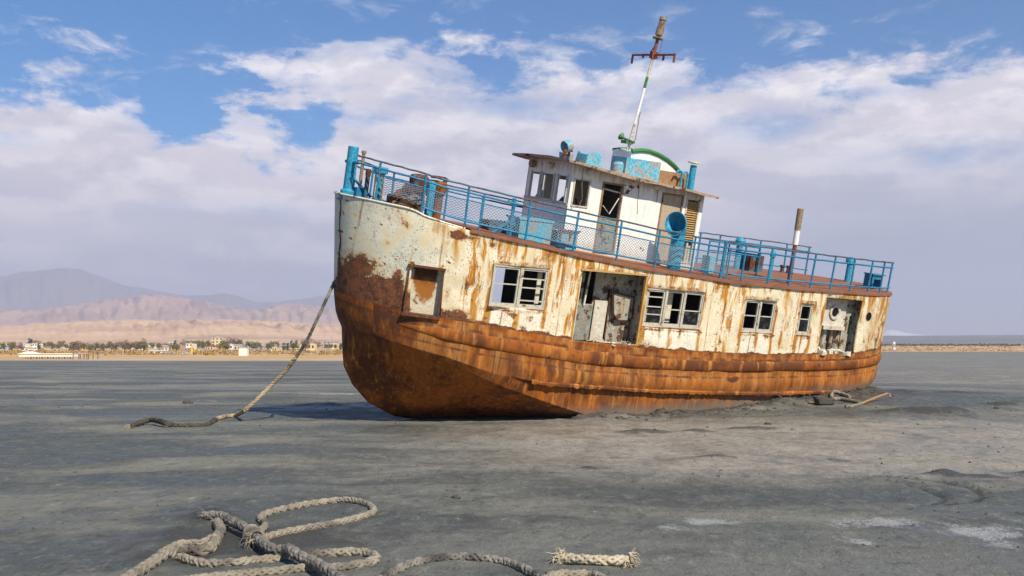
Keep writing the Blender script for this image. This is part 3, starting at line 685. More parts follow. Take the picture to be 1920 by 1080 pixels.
# ---- blind window in the bow
def blind_mat():
    t = NT('rust_stained_panel'); c = t.coord('Object'); m = t.noise(c, 7, 5, .6); f = t.noise(c, 25, 4)
    sp_ = t.node('ShaderNodeSeparateXYZ'); t.l.new(c, sp_.inputs[0])
    dx = t.math('DIVIDE', t.math('SUBTRACT', sp_.outputs[0], .88), .24); dz = t.math('DIVIDE', t.math('SUBTRACT', sp_.outputs[2], 3.60), .62)
    d = t.math('ADD', t.math('MULTIPLY', dx, dx), t.math('MULTIPLY', dz, dz)); d = t.math('ADD', d, t.math('MULTIPLY', t.math('SUBTRACT', m, .5), 1.6))
    stain = t.sm(d, 1.15, .65); base = t.mix(t.sm(f, .4, .62), (.66, .62, .46), (.55, .48, .32)); base = t.mix(t.sm(m, .58, .66), base, (.2, .09, .04))
    col = t.mix(stain, base, t.mix(t.sm(t.math('ADD', sp_.outputs[2], t.math('MULTIPLY', m, .5)), 3.55, 3.85), (.34, .125, .02), (.07, .028, .012))); t.bump(f, .4, .008); return t.out(col, .75)
M['blind'] = blind_mat()
mb = MB(); p0 = Vector((.63, side_pt(.63, tipb=2.30), 0)); p1 = Vector((1.25, side_pt(1.25, tipb=2.30), 0)); u = (p1 - p0).normalized(); L = (p1 - p0).length; nn = Vector((-u.y, u.x, 0))
if nn.y < 0: nn = -nn
o = p0 - nn * .14 - u * .1 + Vector((0, 0, 2.66)); mb.plate(o + u * (L + .2), -u, (0, 0, 1), L + .2, 1.16, [], .02)
bw = mb.build('blind_window', M['cream'], boat)
t_ = M['blind']; bw.data.materials.clear(); bw.data.materials.append(t_)
mb = MB()
for a0, a1, b0, b1 in ((-.03, .0, 2.74, 3.77), (L, L + .03, 2.74, 3.77), (-.05, L + .05, 3.74, 3.79), (-.06, L + .06, 2.69, 2.755)):
    c = p0 + u * (a0 + a1) / 2 + Vector((0, 0, (b0 + b1) / 2)) - nn * .03; mb.obox(c, u, nn, (0, 0, 1), (a1 - a0) / 2, .07 if b1 - b0 > .5 else .085, (b1 - b0) / 2)
mb.build('recess_frame', M['frame_rust'], bw)

# ---- midship doorway
dw = empty('doorway', parent=boat)
mb = MB(); mb.plate((-5.0, 1.72, 2.26), (1, 0, 0), (0, 0, 1), 2.55, 1.95, [(1.60, 1.90, .96, 1.80)], -.03); mb.build('back_wall', M['alcove'], dw)
mb = MB(); mb.box(-5.0, -2.2, .3, .33, 2.3, 4.3); mb.build('inner_wall', M['interior'], dw)
mb = MB(); mb.plate((-3.86, 1.765, 2.38), (1, 0, 0), (0, 0, 1), .07, 1.22, [], -.02); mb.build('gap_shade_strip', M['glass_shade'], dw)  # near-black strip painted in place of the shade inside the door gap
mb = MB(); mb.box(-2.50, -2.47, 1.70, 2.19, 2.36, 4.2); mb.build('side_wall', M['alcove'], dw); mb = MB(); mb.box(-4.66, -4.58, 1.722, 2.19, 2.28, 4.1); mb.build('side_wall', M['alcove'], dw)
mb = MB(); mb.box(-5.0, -2.5, 1.1, 2.19, 4.10, 4.13); mb.build('lining', M['alcoved'], dw)
mb = MB(); mb.box(-2.70, -2.66, 2.12, 2.17, 2.42, 4.04); mb.obox((-3.14, 1.80, 3.62), (1, 0, .06), (0, 1, 0), (-.06, 0, 1), .02, .02, .42); mb.build('jamb', M['cream'], dw)
mb = MB(); mb.plate((-3.40, 1.775, 2.38), (1, 0, 0), (0, 0, 1), .62, .82, [], -.03); mb.build('lower_panel', M['alcoved'], dw)
mb = MB(); mb.plate((-3.80, 1.78, 2.38), (1, 0, 0), (0, 0, 1), .36, .95, [], -.025); mb.build('wall_panel', M['whitedirty'], dw)
mb = MB(); mb.plate((-4.50, 1.70, 2.30), (1, 0, 0), (0, 0, 1), .40, .60, [], -.03); mb.build('door_remnant', M['alcoved'], dw)
pts = [(-3.86, 3.55), (-4.53, 3.47), (-4.55, 3.36), (-4.56, 2.97), (-4.45, 2.90), (-4.13, 2.90), (-3.96, 3.05)]; k = len(pts)
mb = MB(); vs = [Vector((a, 1.80 + (a + 4.2) * .12 + .02, b)) for a, b in pts] + [Vector((a, 1.76 + (a + 4.2) * .12, b)) for a, b in pts]
mb.add(vs, [tuple(range(k)), tuple(range(2 * k - 1, k - 1, -1))] + [(i, i + k, (i + 1) % k + k, (i + 1) % k) for i in range(k)]).build('broken_door', M['alcove'], dw)
mb = MB(); mb.tube(vs[:k] + [vs[0]], .02, 6); mb.tube([(-4.50, 1.80, 2.92), (-4.51, 1.80, 2.28)], .02, 6); mb.tube([(-3.82, 1.78, 3.6), (-3.86, 1.78, 2.36)], .018, 6); mb.build('door_edge', M['frame_rust'], dw)
mb = MB()
for i in range(18):
    a = Vector((random.uniform(-4.5, -3.4), random.uniform(1.8, 2.2), 2.36 + random.uniform(0, .06))); d = Vector((random.uniform(-.3, .3), random.uniform(-.1, .15), random.uniform(-.03, .08))); mb.tube([a, a + d], random.uniform(.008, .022), 5)
mb.build('splintered_boards', M['whitedirty'], dw)
mb = MB(); mb.box(-4.47, -2.58, 2.245, 2.285, 4.045, 4.085); mb.box(-4.46, -4.43, 2.247, 2.27, 2.44, 4.044); mb.build('door_trim', M['louver'], dw)
# ---- stern doorway
dw = empty('stern_doorway', parent=boat)
mb = MB(); mb.plate((-12.3, 1.78, 2.3), (1, 0, 0), (0, 0, 1), 1.95, 1.75, [(.85, 1.0, .3, 1.2), (1.4, 1.6, .2, 1.3)], -.03); mb.box(-10.42, -10.39, 1.5, 2.19, 2.36, 4.0); mb.box(-11.9, -11.87, 1.5, 2.1, 2.4, 4.0); mb.box(-11.9, -10.4, 1.5, 2.19, 3.93, 3.96); mb.build('back_wall', M['alcoved'], dw)
mb = MB(); mb.plate((-11.52, 1.98, 3.05), (1, 0, 0), (0, 0, 1), .86, .80, [(.34, .54, .34, .56)], -.10)
mb.lathe((-11.08, 1.99, 3.50), (0, 1, 0), [(0, .20), (.03, .20), (.03, .13), (0, .13)], 16); mb.lathe((-10.82, 1.98, 3.72), (0, 1, 0), [(0, .07), (.03, .07), (.035, .02)], 10); mb.lathe((-11.36, 1.98, 3.74), (0, 1, 0), [(0, .05), (.03, .05), (.035, .02)], 10)
mb.box(-11.5, -10.68, 1.98, 2.06, 3.03, 3.13); mb.build('machinery_panel', M['whitedirty'], dw)
MB().lathe((-11.08, 1.975, 3.50), (0, 1, 0), [(0, .118), (.02, .118)], 18).build('hole_shade_disc', M['glass_shade'], dw)  # black disc on the panel, painted shade instead of real depth
mb = MB(); mb.plate((-11.95, 1.93, 2.42), (1, 0, 0), (0, 0, 1), .42, 1.5, [(.1, .2, .5, 1.0)], -.03); mb.build('battered_panel', M['alcove'], dw)
mb = MB()
for xx, rr, m in ((-10.50, .05, 0), (-10.68, .035, 0), (-10.95, .08, 0), (-11.25, .05, 0), (-11.45, .09, 0), (-11.68, .04, 0)):
    mb.tube([(xx, 1.86, 2.38), (xx + .02, 1.86, 3.1 if xx < -10.6 else 3.8)], rr, 8)
mb.build('pipework', M['alcove'], dw)
mb = MB()
for i in range(26):
    a = Vector((random.uniform(-11.7, -10.45), random.uniform(1.8, 2.27), 2.41)); s = random.uniform(.03, .1); mb.box(a.x - s, a.x + s, a.y - s * .7, a.y + s * .7, 2.38, 2.42 + s * .8, 0, s * .35)
mb.build('rubble', M['cream'], dw)
# porthole: ring with a dark pane
mb = MB(); px_, pn = -12.16, Vector((.28, .95, 0)).normalized(); pc = Vector((px_, side_pt(px_, tips=2.98) - .0, 3.48))
pn = Vector((-(side_pt(px_ + .05) - side_pt(px_ - .05)) / .1, 1, 0)).normalized()
mb.lathe(pc - pn * .03, pn, [(0, .135), (.04, .135), (.045, .115), (.035, .11)], 22); ph = mb.build('porthole', M['brownframe'], boat)
MB().lathe(pc + pn * .012, pn, [(0, .112), (.008, .112)], 22).build('pane', M['glass_shade'], ph)

# ---- railings
def rail_line(xx, off=-.06):   # point of the port rail in plan
    return xx, side_pt(xx) + off
def rail_top(xx): return float(np.interp(xx, [-14.2, -12.6, -9, -7.4, -5.8, -4.7, -3.56, -2.36, -1.1, .3, .75, 1.2, 1.97, 2.3], [4.97, 4.98, 5.0, 5.02, 5.08, 5.14, 5.24, 5.33, 5.44, 5.58, 5.62, 5.71, 5.82, 5.88]))
def deck_z(xx): return float(itp(T_TOP, xx)) + .03
def arc_pts(x0, x1, n, dz, sgn=1, off=-.06):
    out = []
    for i in range(n + 1):
        xx = x0 + (x1 - x0) * i / n; out.append((xx, sgn * (side_pt(xx) + off), rail_top(xx) + dz + random.uniform(-.006, .006)))
    return out
def railing(sgn, x0, x1, posts, shorts, mesh_x):
    r = empty('railing', parent=boat)
    mb = MB(); n = int(abs(x1 - x0) / .3)
    xs_ = [XB + (x0 - XB) * math.cos(a) for a in np.linspace(0, R(90), 26)] + [XB + (x1 - XB) * i / n for i in range(1, n + 1)]
    if x1 < -12.5: xs_ = [v for v in xs_ if v > -12.5] + [XS - 2.94 * math.cos(a) ** (2 / NS) for a in np.linspace(phi_s(-12.5, 2.94), phi_s(max(x1, -14.05), 2.94), 10)]
    def line(dz, a, b): return [(xx, sgn * max(.03, side_pt(xx) - .06), rail_top(xx) + dz + random.uniform(-.007, .007)) for xx in xs_ if min(a, b) - .01 <= xx <= max(a, b) + .01]
    mb.tube(line(0, x0, x1), .021, 6); mb.build('handrail', M['rail_top'], r)
    mb = MB(); mb.tube(line(-.145, x0, x1), .024, 6); mb.tube([(p[0], p[1], max(p[2], float(itp(T_TOP, p[0])) + .10)) for p in [(q[0], q[1], float(itp(T_TOP, q[0])) + .17) for q in line(0, min(x0, 1.3), x1)]], .022, 6)
    if sgn > 0 and mesh_x: mb.tube([(q[0], q[1], q[2]) for q in line(-.30, mesh_x[0], mesh_x[1])], .014, 6)
    mb.build('rail', M['blue'], r)
    for xx in posts:
        yy = sgn * (side_pt(xx) - .06); MB().tube([(xx + random.uniform(-.02, .02), yy, float(itp(T_TOP, xx)) - .02), (xx, yy + random.uniform(-.012, .012), rail_top(xx) + .005)], .026 if xx != -6.73 else .045, 7).build('post', M['blue'], r)
    for xx in shorts:
        yy = sgn * (side_pt(xx) - .06); MB().tube([(xx, yy, float(itp(T_TOP, xx)) + .0), (xx, yy, rail_top(xx) - .145)], .02, 6).build('post', M['blue'], r)
    if mesh_x:
        mb = MB(); s = 0; a, b = mesh_x; sp = .085; L = a - b; k = -10
        while k * sp < L:
            for dr in (1, -1):
                pts = []
                for j in range(0, 9):
                    f = j / 8; xx = a - k * sp - (f * .62 if dr > 0 else (.62 - f * .62))
                    if b < xx < a:
                        zb, zt = float(itp(T_TOP, xx)) + .17, rail_top(xx) - .30
                        if zt > zb: pts.append((xx, sgn * (side_pt(xx) - .06 + .004 * dr), zb + (zt - zb) * f))
                if len(pts) > 1: mb.tube(pts, .0062, 3, 0, False)
            k += 1
        mb.build('wire_mesh', M['wire'], r)
    return r
M['rail_top'] = worn_paint('rust_blue_handrail', (.02, .11, .18), (.05, .17, .24), .50, (.16, .075, .04), 5, .4)
def wire_mat():
    t = NT('galvanised_wire'); return t.out(t.mix(t.noise(t.coord('Object'), 3, 3), (.12, .20, .27), (.22, .29, .35)), .6)
M['wire'] = wire_mat()
PP = [1.97, 1.18, .33, -1.08, -2.35, -3.55, -4.68, -5.77, -6.73, -7.40, -8.29, -9.03, -9.82, -10.55, -11.28, -12.0, -12.62, -13.15]
railing(1, 2.30, -13.3, PP, [.745, .01, -6.22, -6.92], (1.95, -7.3))
SP = [1.6, 1.0, .33, -1.08, -2.35, -3.55, -4.68, -5.77, -6.73, -7.6, -8.6, -9.66, -10.4, -11.2, -12.0, -12.9, -13.5]
railing(-1, 1.6, -13.55, SP, [.745], None)

# ---- bow fittings
def part(name, mb, mat, parent=boat, smooth=35): return mb.build(name, mat, parent, smooth)
mb = MB(); mb.lathe((2.27, .12, 4.9), (0, 0, 1), [(0, .17), (.2, .17), (.24, .12), (1.14, .115), (1.16, .10), (1.14, .09)], 16); bp = part('bow_post', mb, M['turq'])
mb = MB(); mb.tube([(2.27, -.22, 5.72), (2.27, .45, 5.72)], .035, 8); mb.tube([(2.22, .15, 5.4), (1.95, .6, 5.05)], .03, 6); mb.box(1.95, 2.2, .15, .42, 4.95, 5.2); mb.build('cross_bar', M['blue'], bp)
mb = MB(); mb.tube([(2.06, .22, 4.9), (2.06, .22, 5.97)], .04, 8); mb.lathe((2.06, .22, 5.94), (0, 0, 1), [(0, .055), (.05, .055), (.06, .03)], 10); part('flagstaff', mb, M['pole'])
def bollard(x, y, z0, h, r, mat, cap=1.5):
    mb = MB(); mb.lathe((x, y, z0), (0, 0, 1), [(0, r * 1.3), (.04, r * 1.3), (.05, r), (h - .16, r), (h - .13, r * cap), (h - .02, r * cap), (h, r * cap * .85)], 16); return part('bollard', mb, mat)
bollard(1.78, .62, 4.78, .93, .085, M['turq'], 1.75); bollard(2.02, .5, 4.85, .78, .05, M['rustpaint'], 1.2); bollard(1.93, .78, 4.8, .75, .045, M['whitedirty'], 1.1)
# windlass: gypsy drums, gearbox and two rusty bitts
wl = empty('windlass', parent=boat)
mb = MB(); mb.lathe((1.05, .35, 5.02), (0, 1, 0), [(0, .30), (.05, .30), (.07, .2), (.42, .18), (.45, .28), (.5, .28)], 20); mb.build('drum', M['rust'], wl)
mb = MB(); mb.box(.82, 1.22, -.2, .34, 4.55, 5.1); mb.box(1.3, 1.42, .3, .8, 4.6, 5.15); mb.build('gearbox', M['rust'], wl)
mb = MB(); mb.lathe((.92, .72, 4.62), (0, 0, 1), [(0, .16), (.5, .14), (.62, .13), (.66, .2), (.98, .21), (1.03, .17), (1.05, .05)], 16); mb.lathe((1.22, .85, 5.30), (0, 1, .1), [(0, .14), (.03, .14), (.05, .06), (.12, .05)], 16); mb.build('capstan_head', M['rustpaint'], wl)
mb = MB(); mb.lathe((.72, .98, 4.7), (0, 0, 1), [(0, .09), (.8, .085), (.86, .05)], 12); mb.tube([(.74, 1.0, 5.45), (.78, 1.05, 4.85)], [.07, .03], 8); mb.build('brake_lever', M['turq'], wl)
mb = MB(); mb.lathe((.46, .85, 4.55), (0, 0, 1), [(0, .15), (.1, .15), (.14, .10), (.7, .10), (.75, .15), (.98, .16), (1.02, .1)], 14); mb.lathe((.58, .7, 4.6), (0, 0, 1), [(0, .1), (.6, .09), (.7, .15), (.98, .14)], 12); mb.build('warping_post', M['rust'], wl)
mb = MB(); mb.tube([(.40, .82, 5.45), (.34, .9, 5.65)], .05, 8); mb.lathe((.5, .8, 5.62), (0, 0, 1), [(0, .17), (.06, .16)], 12); mb.build('brake_wheel', M['rustpaint'], wl)
# chain hanging by the rail
mb = MB()
for i in range(12): 
    zc = 5.55 - i * .055; p = Vector((1.90 + .01 * math.sin(i), .98 + .01 * i, zc)); a = [(p.x + .022 * math.cos(t) * (1 if i % 2 else 0), p.y + .022 * math.cos(t) * (0 if i % 2 else 1), p.z + .038 * math.sin(t)) for t in np.linspace(0, 2 * math.pi, 9)]
    mb.tube(a, .009, 5, 0, False)
part('chain', mb, M['pole'])
# ---- deck gear between bow and wheelhouse
mb = MB(); mb.box(-2.16, -1.3, .95, 1.5, 4.45, 4.98); mb.box(-2.2, -1.26, .9, 1.52, 4.98, 5.02); part('deck_locker', mb, M['turqw'])
mb = MB(); mb.box(-2.84, -2.30, 1.18, 1.56, 4.42, 4.80); mb.box(-2.87, -2.27, 1.15, 1.58, 4.80, 4.835); ml = part('deck_locker', mb, M['turqw'])
mb = MB(); mb.tube([(-2.26, 1.6, 4.86), (-2.88, 1.6, 4.86)], .018, 6); mb.tube([(-2.35, 1.58, 4.86), (-2.35, 1.58, 4.55)], .03, 6); mb.tube([(-2.62, 1.6, 4.86), (-2.62, 1.6, 4.68)], .022, 6); mb.build('hasp', M['rust'], ml)
mb = MB(); mb.tube([(-1.16, 1.35, 4.5), (-1.16, 1.35, 5.42)], .045, 8); mb.tube([(-1.16, 1.35, 4.95), (-.72, 1.35, 4.6)], .035, 7); mb.tube([(-1.16, 1.35, 4.95), (-1.5, 1.35, 4.52)], .035, 7); mb.tube([(-1.28, 1.35, 5.3), (-1.0, 1.35, 5.34)], .03, 7); mb.box(-1.22, -1.1, 1.3, 1.4, 4.82, 5.0); part('davit', mb, M['blue'])
mb = MB(); mb.box(-1.7, -.75, .7, 1.1, 4.45, 4.86); part('hatch', mb, M['rustpaint'])
mb = MB(); mb.box(-2.18, -2.02, 1.98, 2.12, 4.28, 4.52); part('fairlead', mb, M['turq'])
# ---- big cowl ventilators
def cowl(x, y, z0, h, r, aim, mat, dirv=None):
    v = empty('ventilator', parent=boat)
    mb = MB(); mb.lathe((x, y, z0), (0, 0, 1), [(0, r * 1.12), (.03, r * 1.12), (.035, r), (h * .34, r), (h * .345, r * 1.06), (h * .36, r * 1.06), (h * .365, r), (h * .64, r)], 20); mb.build('trunk', mat, v)
    d = Vector(dirv or (math.cos(aim), math.sin(aim), 0)).normalized(); pts = []; rs_ = []
    c = Vector((x, y, z0 + h * .64))
    for i in range(9):
        t = i / 8; a = t * R(82); pts.append(c + d * (r * 1.0) * (1 - math.cos(a)) + Vector((0, 0, 1)) * math.sin(a) * r * 1.25); rs_.append(r * (1 + .55 * t ** 1.5))
    pts.append(pts[-1] + d * r * .35); rs_.append(r * 1.75)
    mb = MB(); mb.tube(pts, rs_, 24, 0, False); o = mb.build('cowl', mat, v); s = o.modifiers.new('t', 'SOLIDIFY'); s.thickness = .012
    mb = MB(); dd, a_, b_ = frame_axes(d); mb.tube([pts[-1] + (a_ * math.cos(t) + b_ * math.sin(t)) * r * 1.75 for t in np.linspace(0, 2 * math.pi, 25)], .015, 6, 0, False); mb.build('rim', mat, v)
    return v
cowl(-5.62, 1.72, 4.16, 1.45, .165, 0, M['turq'], (.95, .32, .08))
cowl(-3.95, -1.7, 4.2, 1.45, .165, 0, M['turq'], (.75, .45, .05))
def mushroom(x, y, z0, h, r, mat):
    mb = MB(); mb.lathe((x, y, z0), (0, 0, 1), [(0, r * 1.2), (.04, r * 1.2), (.05, r), (h - .18, r), (h - .18, r * 1.55), (h - .1, r * 1.65), (h - .03, r * 1.2), (h, r * .3)], 16); part('mushroom_vent', mb, mat)
mushroom(-9.94, -.8, 4.1, .96, .09, M['turq']); mushroom(-13.4, .15, 4.1, .82, .085, M['turq']); mushroom(-9.6, .9, 4.1, .8, .05, M['turq'])
mb = MB(); mb.box(-10.6, -10.1, -.9, -.45, 4.1, 4.62); mb.tube([(-10.35, -.4, 4.1), (-10.35, -.4, 4.7)], .05, 8); part('deck_box', mb, M['rustpaint'])
mb = MB(); mb.plate((-13.55, 1.28, 4.14), (1, 0, 0), (0, 0, 1), .42, .40, [(.07, .35, .06, .28)], -.3); mb.box(-13.6, -13.08, .98, 1.32, 4.54, 4.57); part('winch_box', mb, M['blue'])
mb = MB()
for xx, yy in ((-12.0, -1.1), (-12.25, -1.1)): mb.lathe((xx, yy, 4.1), (0, 0, 1), [(0, .06), (.22, .05), (.24, .08), (.28, .08)], 10)
mb.box(-12.4, -11.85, -1.2, -1.0, 4.1, 4.14); part('bitts', mb, M['rustpaint'])
mb = MB(); mb.lathe((-9.42, 1.8, 4.1), (0, 0, 1), [(0, .06), (1.05, .055)], 12, 0); mb.lathe((-9.42, 1.8, 5.15), (.02, 0, 1), [(0, .075), (.38, .075)], 12, 1); mb.lathe((-9.41, 1.8, 5.53), (.02, 0, 1), [(0, .082), (.55, .085), (.56, .07), (.5, .06)], 12, 2); mb.build('exhaust_pipe', [M['redbrown'], M['white'], M['pole']], boat)
mb = MB(); mb.box(-7.1, -6.92, 1.2, 1.5, 4.12, 4.6); part('deck_box', mb, M['turqw'])
# inner rail around the companionway
mb = MB()
for a, b in (((-7.35, .9), (-9.1, .9)), ((-9.1, .9), (-9.1, -.3))):
    for zz in (4.95, 4.72): mb.tube([(a[0], a[1], zz), (b[0], b[1], zz - .04)], .02, 6)
    for p in (a, b): mb.tube([(p[0], p[1], 4.1), (p[0], p[1], 4.96)], .022, 6)
part('companion_rail', mb, M['blue'])

# ---- wheelhouse
wh = empty('wheelhouse', parent=boat)
Zb, roofz = 4.02, lambda xx: 6.44 + (xx + 2.5) * (6.44 - 6.09) / 4.55
mb = MB(); HX0, HX1 = -6.85, -2.81; L = HX1 - HX0
def hz(a, b): return (a - HX0, b - HX0)
side_holes = [(*hz(-3.33, -2.92), 5.43 - Zb, 6.02 - Zb), (*hz(-4.28, -3.75), 4.42 - Zb, 6.02 - Zb), (*hz(-6.15, -5.55), 4.34 - Zb, 5.97 - Zb), (*hz(-6.69, -6.33), 4.36 - Zb, 5.92 - Zb)]
for sgn in (1, -1):
    if sgn > 0: mb.plate((HX1, 1.0, Zb), (-1, 0, 0), (0, 0, 1), L, 2.06, [(L - h[1], L - h[0], h[2], h[3]) for h in side_holes], .04)
    else: mb.plate((HX0, -1.0, Zb), (1, 0, 0), (0, 0, 1), L, 2.06, [side_holes[0], (*hz(-4.2, -3.7), .4, 1.95)], .04)
mb.plate((HX1, -.998, Zb), (0, 1, 0), (0, 0, 1), 1.996, 2.06, [(.22, .64, 5.47 - Zb, 6.08 - Zb), (.73, 1.275, 5.47 - Zb, 6.08 - Zb), (1.43, 1.85, 5.47 - Zb, 6.08 - Zb)], .038)
mb.plate((HX0, .998, Zb), (0, -1, 0), (0, 0, 1), 1.996, 2.06, [(.7, 1.3, .4, 1.9)], .038)
# upper band up to the sloping roof
for y0, y1 in ((.955, .995), (-.995, -.955)):
    mb.add([(HX1 + .004, y0, 6.07), (HX1 + .004, y1, 6.07), (HX0, y1, 6.07), (HX0, y0, 6.07), (HX1 + .004, y0, roofz(HX1)), (HX1 + .004, y1, roofz(HX1)), (HX0, y1, roofz(HX0)), (HX0, y0, roofz(HX0))], [(0, 1, 2, 3), (4, 7, 6, 5), (0, 4, 5, 1), (1, 5, 6, 2), (2, 6, 7, 3), (3, 7, 4, 0)])
mb.box(HX1 - .04, HX1 - .002, -.95, .95, 6.07, roofz(HX1) - .002)
mb.build('house_wall', M['house'], wh, 20)
mb = MB(); mb.box(HX0 + .05, HX1 - .05, -.94, .94, 4.24, 4.27); mb.box(-5.1, -5.06, -.94, .5, 4.27, 6.1); mb.build('house_floor', M['interior'], wh)
mb = MB(); mb.box(-3.2, -2.9, -.8, .7, 4.6, 5.3); mb.lathe((-3.3, .1, 5.3), (1, 0, .2), [(0, .3), (.02, .32), (.04, .3)], 20); mb.build('helm_console', M['interior'], wh)
# roof, slightly sagging
vs = []; nxr = 12
for i in range(nxr + 1):
    xx = -2.48 - i * 4.57 / nxr
    for k in range(7):
        f = k / 3 - 1; zz = roofz(xx) + .05 * (1 - f * f) + random.uniform(-.012, .012) - (.03 if abs(f) == 1 and 2 < i < 7 else 0)
        vs.append((xx, f * 1.32, zz))
n = len(vs); vs += [(p[0], p[1], p[2] - .055) for p in vs]; fs = []
for i in range(nxr):
    for k in range(6):
        a = i * 7 + k; fs += [(a, a + 7, a + 8, a + 1), (a + n, a + 1 + n, a + 8 + n, a + 7 + n)]
for i in range(nxr):
    for a in (i * 7,): fs.append((a, a + n, a + 7 + n, a + 7))
    for a in (i * 7 + 6,): fs.append((a, a + 7, a + 7 + n, a + n))
for k in range(6): fs += [(k, k + 1, k + 1 + n, k + n), (nxr * 7 + k, nxr * 7 + k + n, nxr * 7 + k + 1 + n, nxr * 7 + k + 1)]
MB().add(vs, fs).build('roof', M['roof'], wh)
def frame(name, x0, x1, z0, z1, y, t, d, mat, parent=wh):
    mb = MB(); mb.box(x0 - t, x0, y - d, y + .02, z0 - t, z1 + t); mb.box(x1, x1 + t, y - d, y + .02, z0 - t, z1 + t); mb.box(x0, x1, y - d, y + .018, z1, z1 + t); mb.box(x0, x1, y - d, y + .018, z0 - t, z0); return mb.build(name, mat, parent)
frame('window_frame', -3.33, -2.92, 5.43, 6.02, 1.003, .035, .03, M['whitedirty'])
frame('door_frame', -4.28, -3.75, 4.42, 6.02, 1.003, .045, .03, M['brownframe'])
frame('door_frame', -6.15, -5.55, 4.34, 5.97, 1.003, .04, .03, M['brownframe'])
frame('louver_frame', -6.69, -6.33, 4.36, 5.92, 1.003, .035, .03, M['whitedirty'])
mb = MB()
for a, b in ((-.78, -.36), (-.27, .275), (.43, .85)):
    for p in (a, b): mb.box(HX1 + .002, HX1 + .03, p - .022, p + .022, 5.45, 6.1)
mb.box(HX1 + .004, HX1 + .028, -.99, .99, 5.40, 5.45); mb.build('window_frame', M['greyframe'], wh)
mb = MB(); mb.box(-4.272, -3.758, .962, .985, 4.43, 5.18); mb.box(-4.272, -3.758, .955, .992, 5.18, 5.23); mb.build('door_leaf', M['greydoor'] if 'greydoor' in M else M['alcoved'], wh)
mb = MB(); mb.tube([(-3.80, .99, 5.5), (-4.02, .995, 5.32), (-4.24, .99, 5.72)], .016, 5); mb.tube([(-3.78, .98, 5.9), (-4.26, .98, 5.85)], .02, 5); mb.build('broken_bar', M['cream'], wh)
mb = MB(); mb.box(-6.145, -5.555, .965, .985, 4.35, 5.965); mb.build('door_leaf', M['beige'], wh)
mb = MB()
for i in range(17):
    zz = 4.95 + i * .056; mb.obox((-6.51, .985, zz), (1, 0, 0), (0, .8, -.6), (0, .6, .8), .175, .03, .006)
mb.build('louver', M['louver'], wh)
mb = MB()
for xx in (-6.42, -6.55, -6.63): mb.tube([(xx, .97, 4.3), (xx, .97, 4.95 - random.random() * .3)], .035, 7)
mb.build('pipe', M['whitedirty'], wh)
def lamp(c, ax=(0, 1, 0)):
    mb = MB(); mb.lathe(c, ax, [(0, .055), (.03, .075), (.09, .08), (.13, .06), (.15, .02)], 12); mb.build('lamp', M['whitedirty'], wh)
lamp((-3.25, 1.0, 6.24)); lamp((-2.80, .1, 6.27), (1, 0, 0)); lamp((-5.25, 1.0, 6.12))
mb = MB(); mb.lathe((-2.80, -.72, 6.26), (1, 0, 0), [(0, .09), (.06, .10), (.12, .09), (.14, .04)], 14); mb.build('horn', M['pole'], wh)
mb = MB(); mb.tube([(-3.07, 1.03, 6.3), (-3.09, 1.05, 5.9), (-3.16, 1.04, 5.6), (-3.12, 1.03, 5.45)], .008, 5); mb.build('cable', M['pole'], wh); mb = MB(); mb.tube([(-4.78, 1.01, 6.0), (-4.8, 1.01, 5.65), (-4.84, 1.01, 5.4)], .006, 5); mb.build('cable', M['pole'], wh); mb = MB(); mb.tube([(-5.35, 1.02, 6.15), (-5.36, 1.02, 5.75)], .008, 5); mb.build('cable', M['pole'], wh)
# ---- roof gear
rz = lambda xx: roofz(xx) + .04
sl = empty('searchlight', parent=boat)
mb = MB(); mb.tube([(-2.9, .6, rz(-2.9)), (-2.9, .6, 6.64)], .03, 8); mb.tube([(-2.9, .47, 6.66), (-2.9, .73, 6.66)], .02, 6); mb.build('bracket', M['rustpaint'], sl)
mb = MB(); d = Vector((.85, .1, -.3)).normalized(); mb.lathe(Vector((-2.82, .6, 6.76)) - d * .16, d, [(0, .03), (.03, .10), (.1, .14), (.24, .15), (.25, .14), (.16, .12), (.06, .08), (.05, .0)], 18); mb.build('lamp_bowl', M['turqw'], sl)
mb = MB(); mb.lathe((-2.62, .85, rz(-2.6)), (0, 0, 1), [(0, .04), (.14, .035), (.15, .05), (.2, .05)], 10); part('vent_pipe', mb, M['rust'])
mb = MB()
for i in range(5):
    c = Vector((-3.5 + random.uniform(-.12, .12), .55 + random.uniform(-.15, .15), rz(-3.5) + .13)); mb.box(c.x - .16, c.x + .16, c.y - .15, c.y + .15, c.z - .14, c.z + .12, 0, .06)
part('crumpled_cover', mb, M['turqw'])
mb = MB(); mb.box(-3.05, -2.85, .3, .55, rz(-3), rz(-3) + .16, 0, .03); part('junction_box', mb, M['turqw'])
mb = MB(); mb.lathe((-4.4, .55, rz(-4.4)), (0, 0, 1), [(0, .16), (.2, .16), (.22, .12), (.26, .1)], 14); mb.box(-5.5, -4.45, .15, .78, rz(-5) - .04, 6.72); part('roof_tank', mb, M['turqw'])
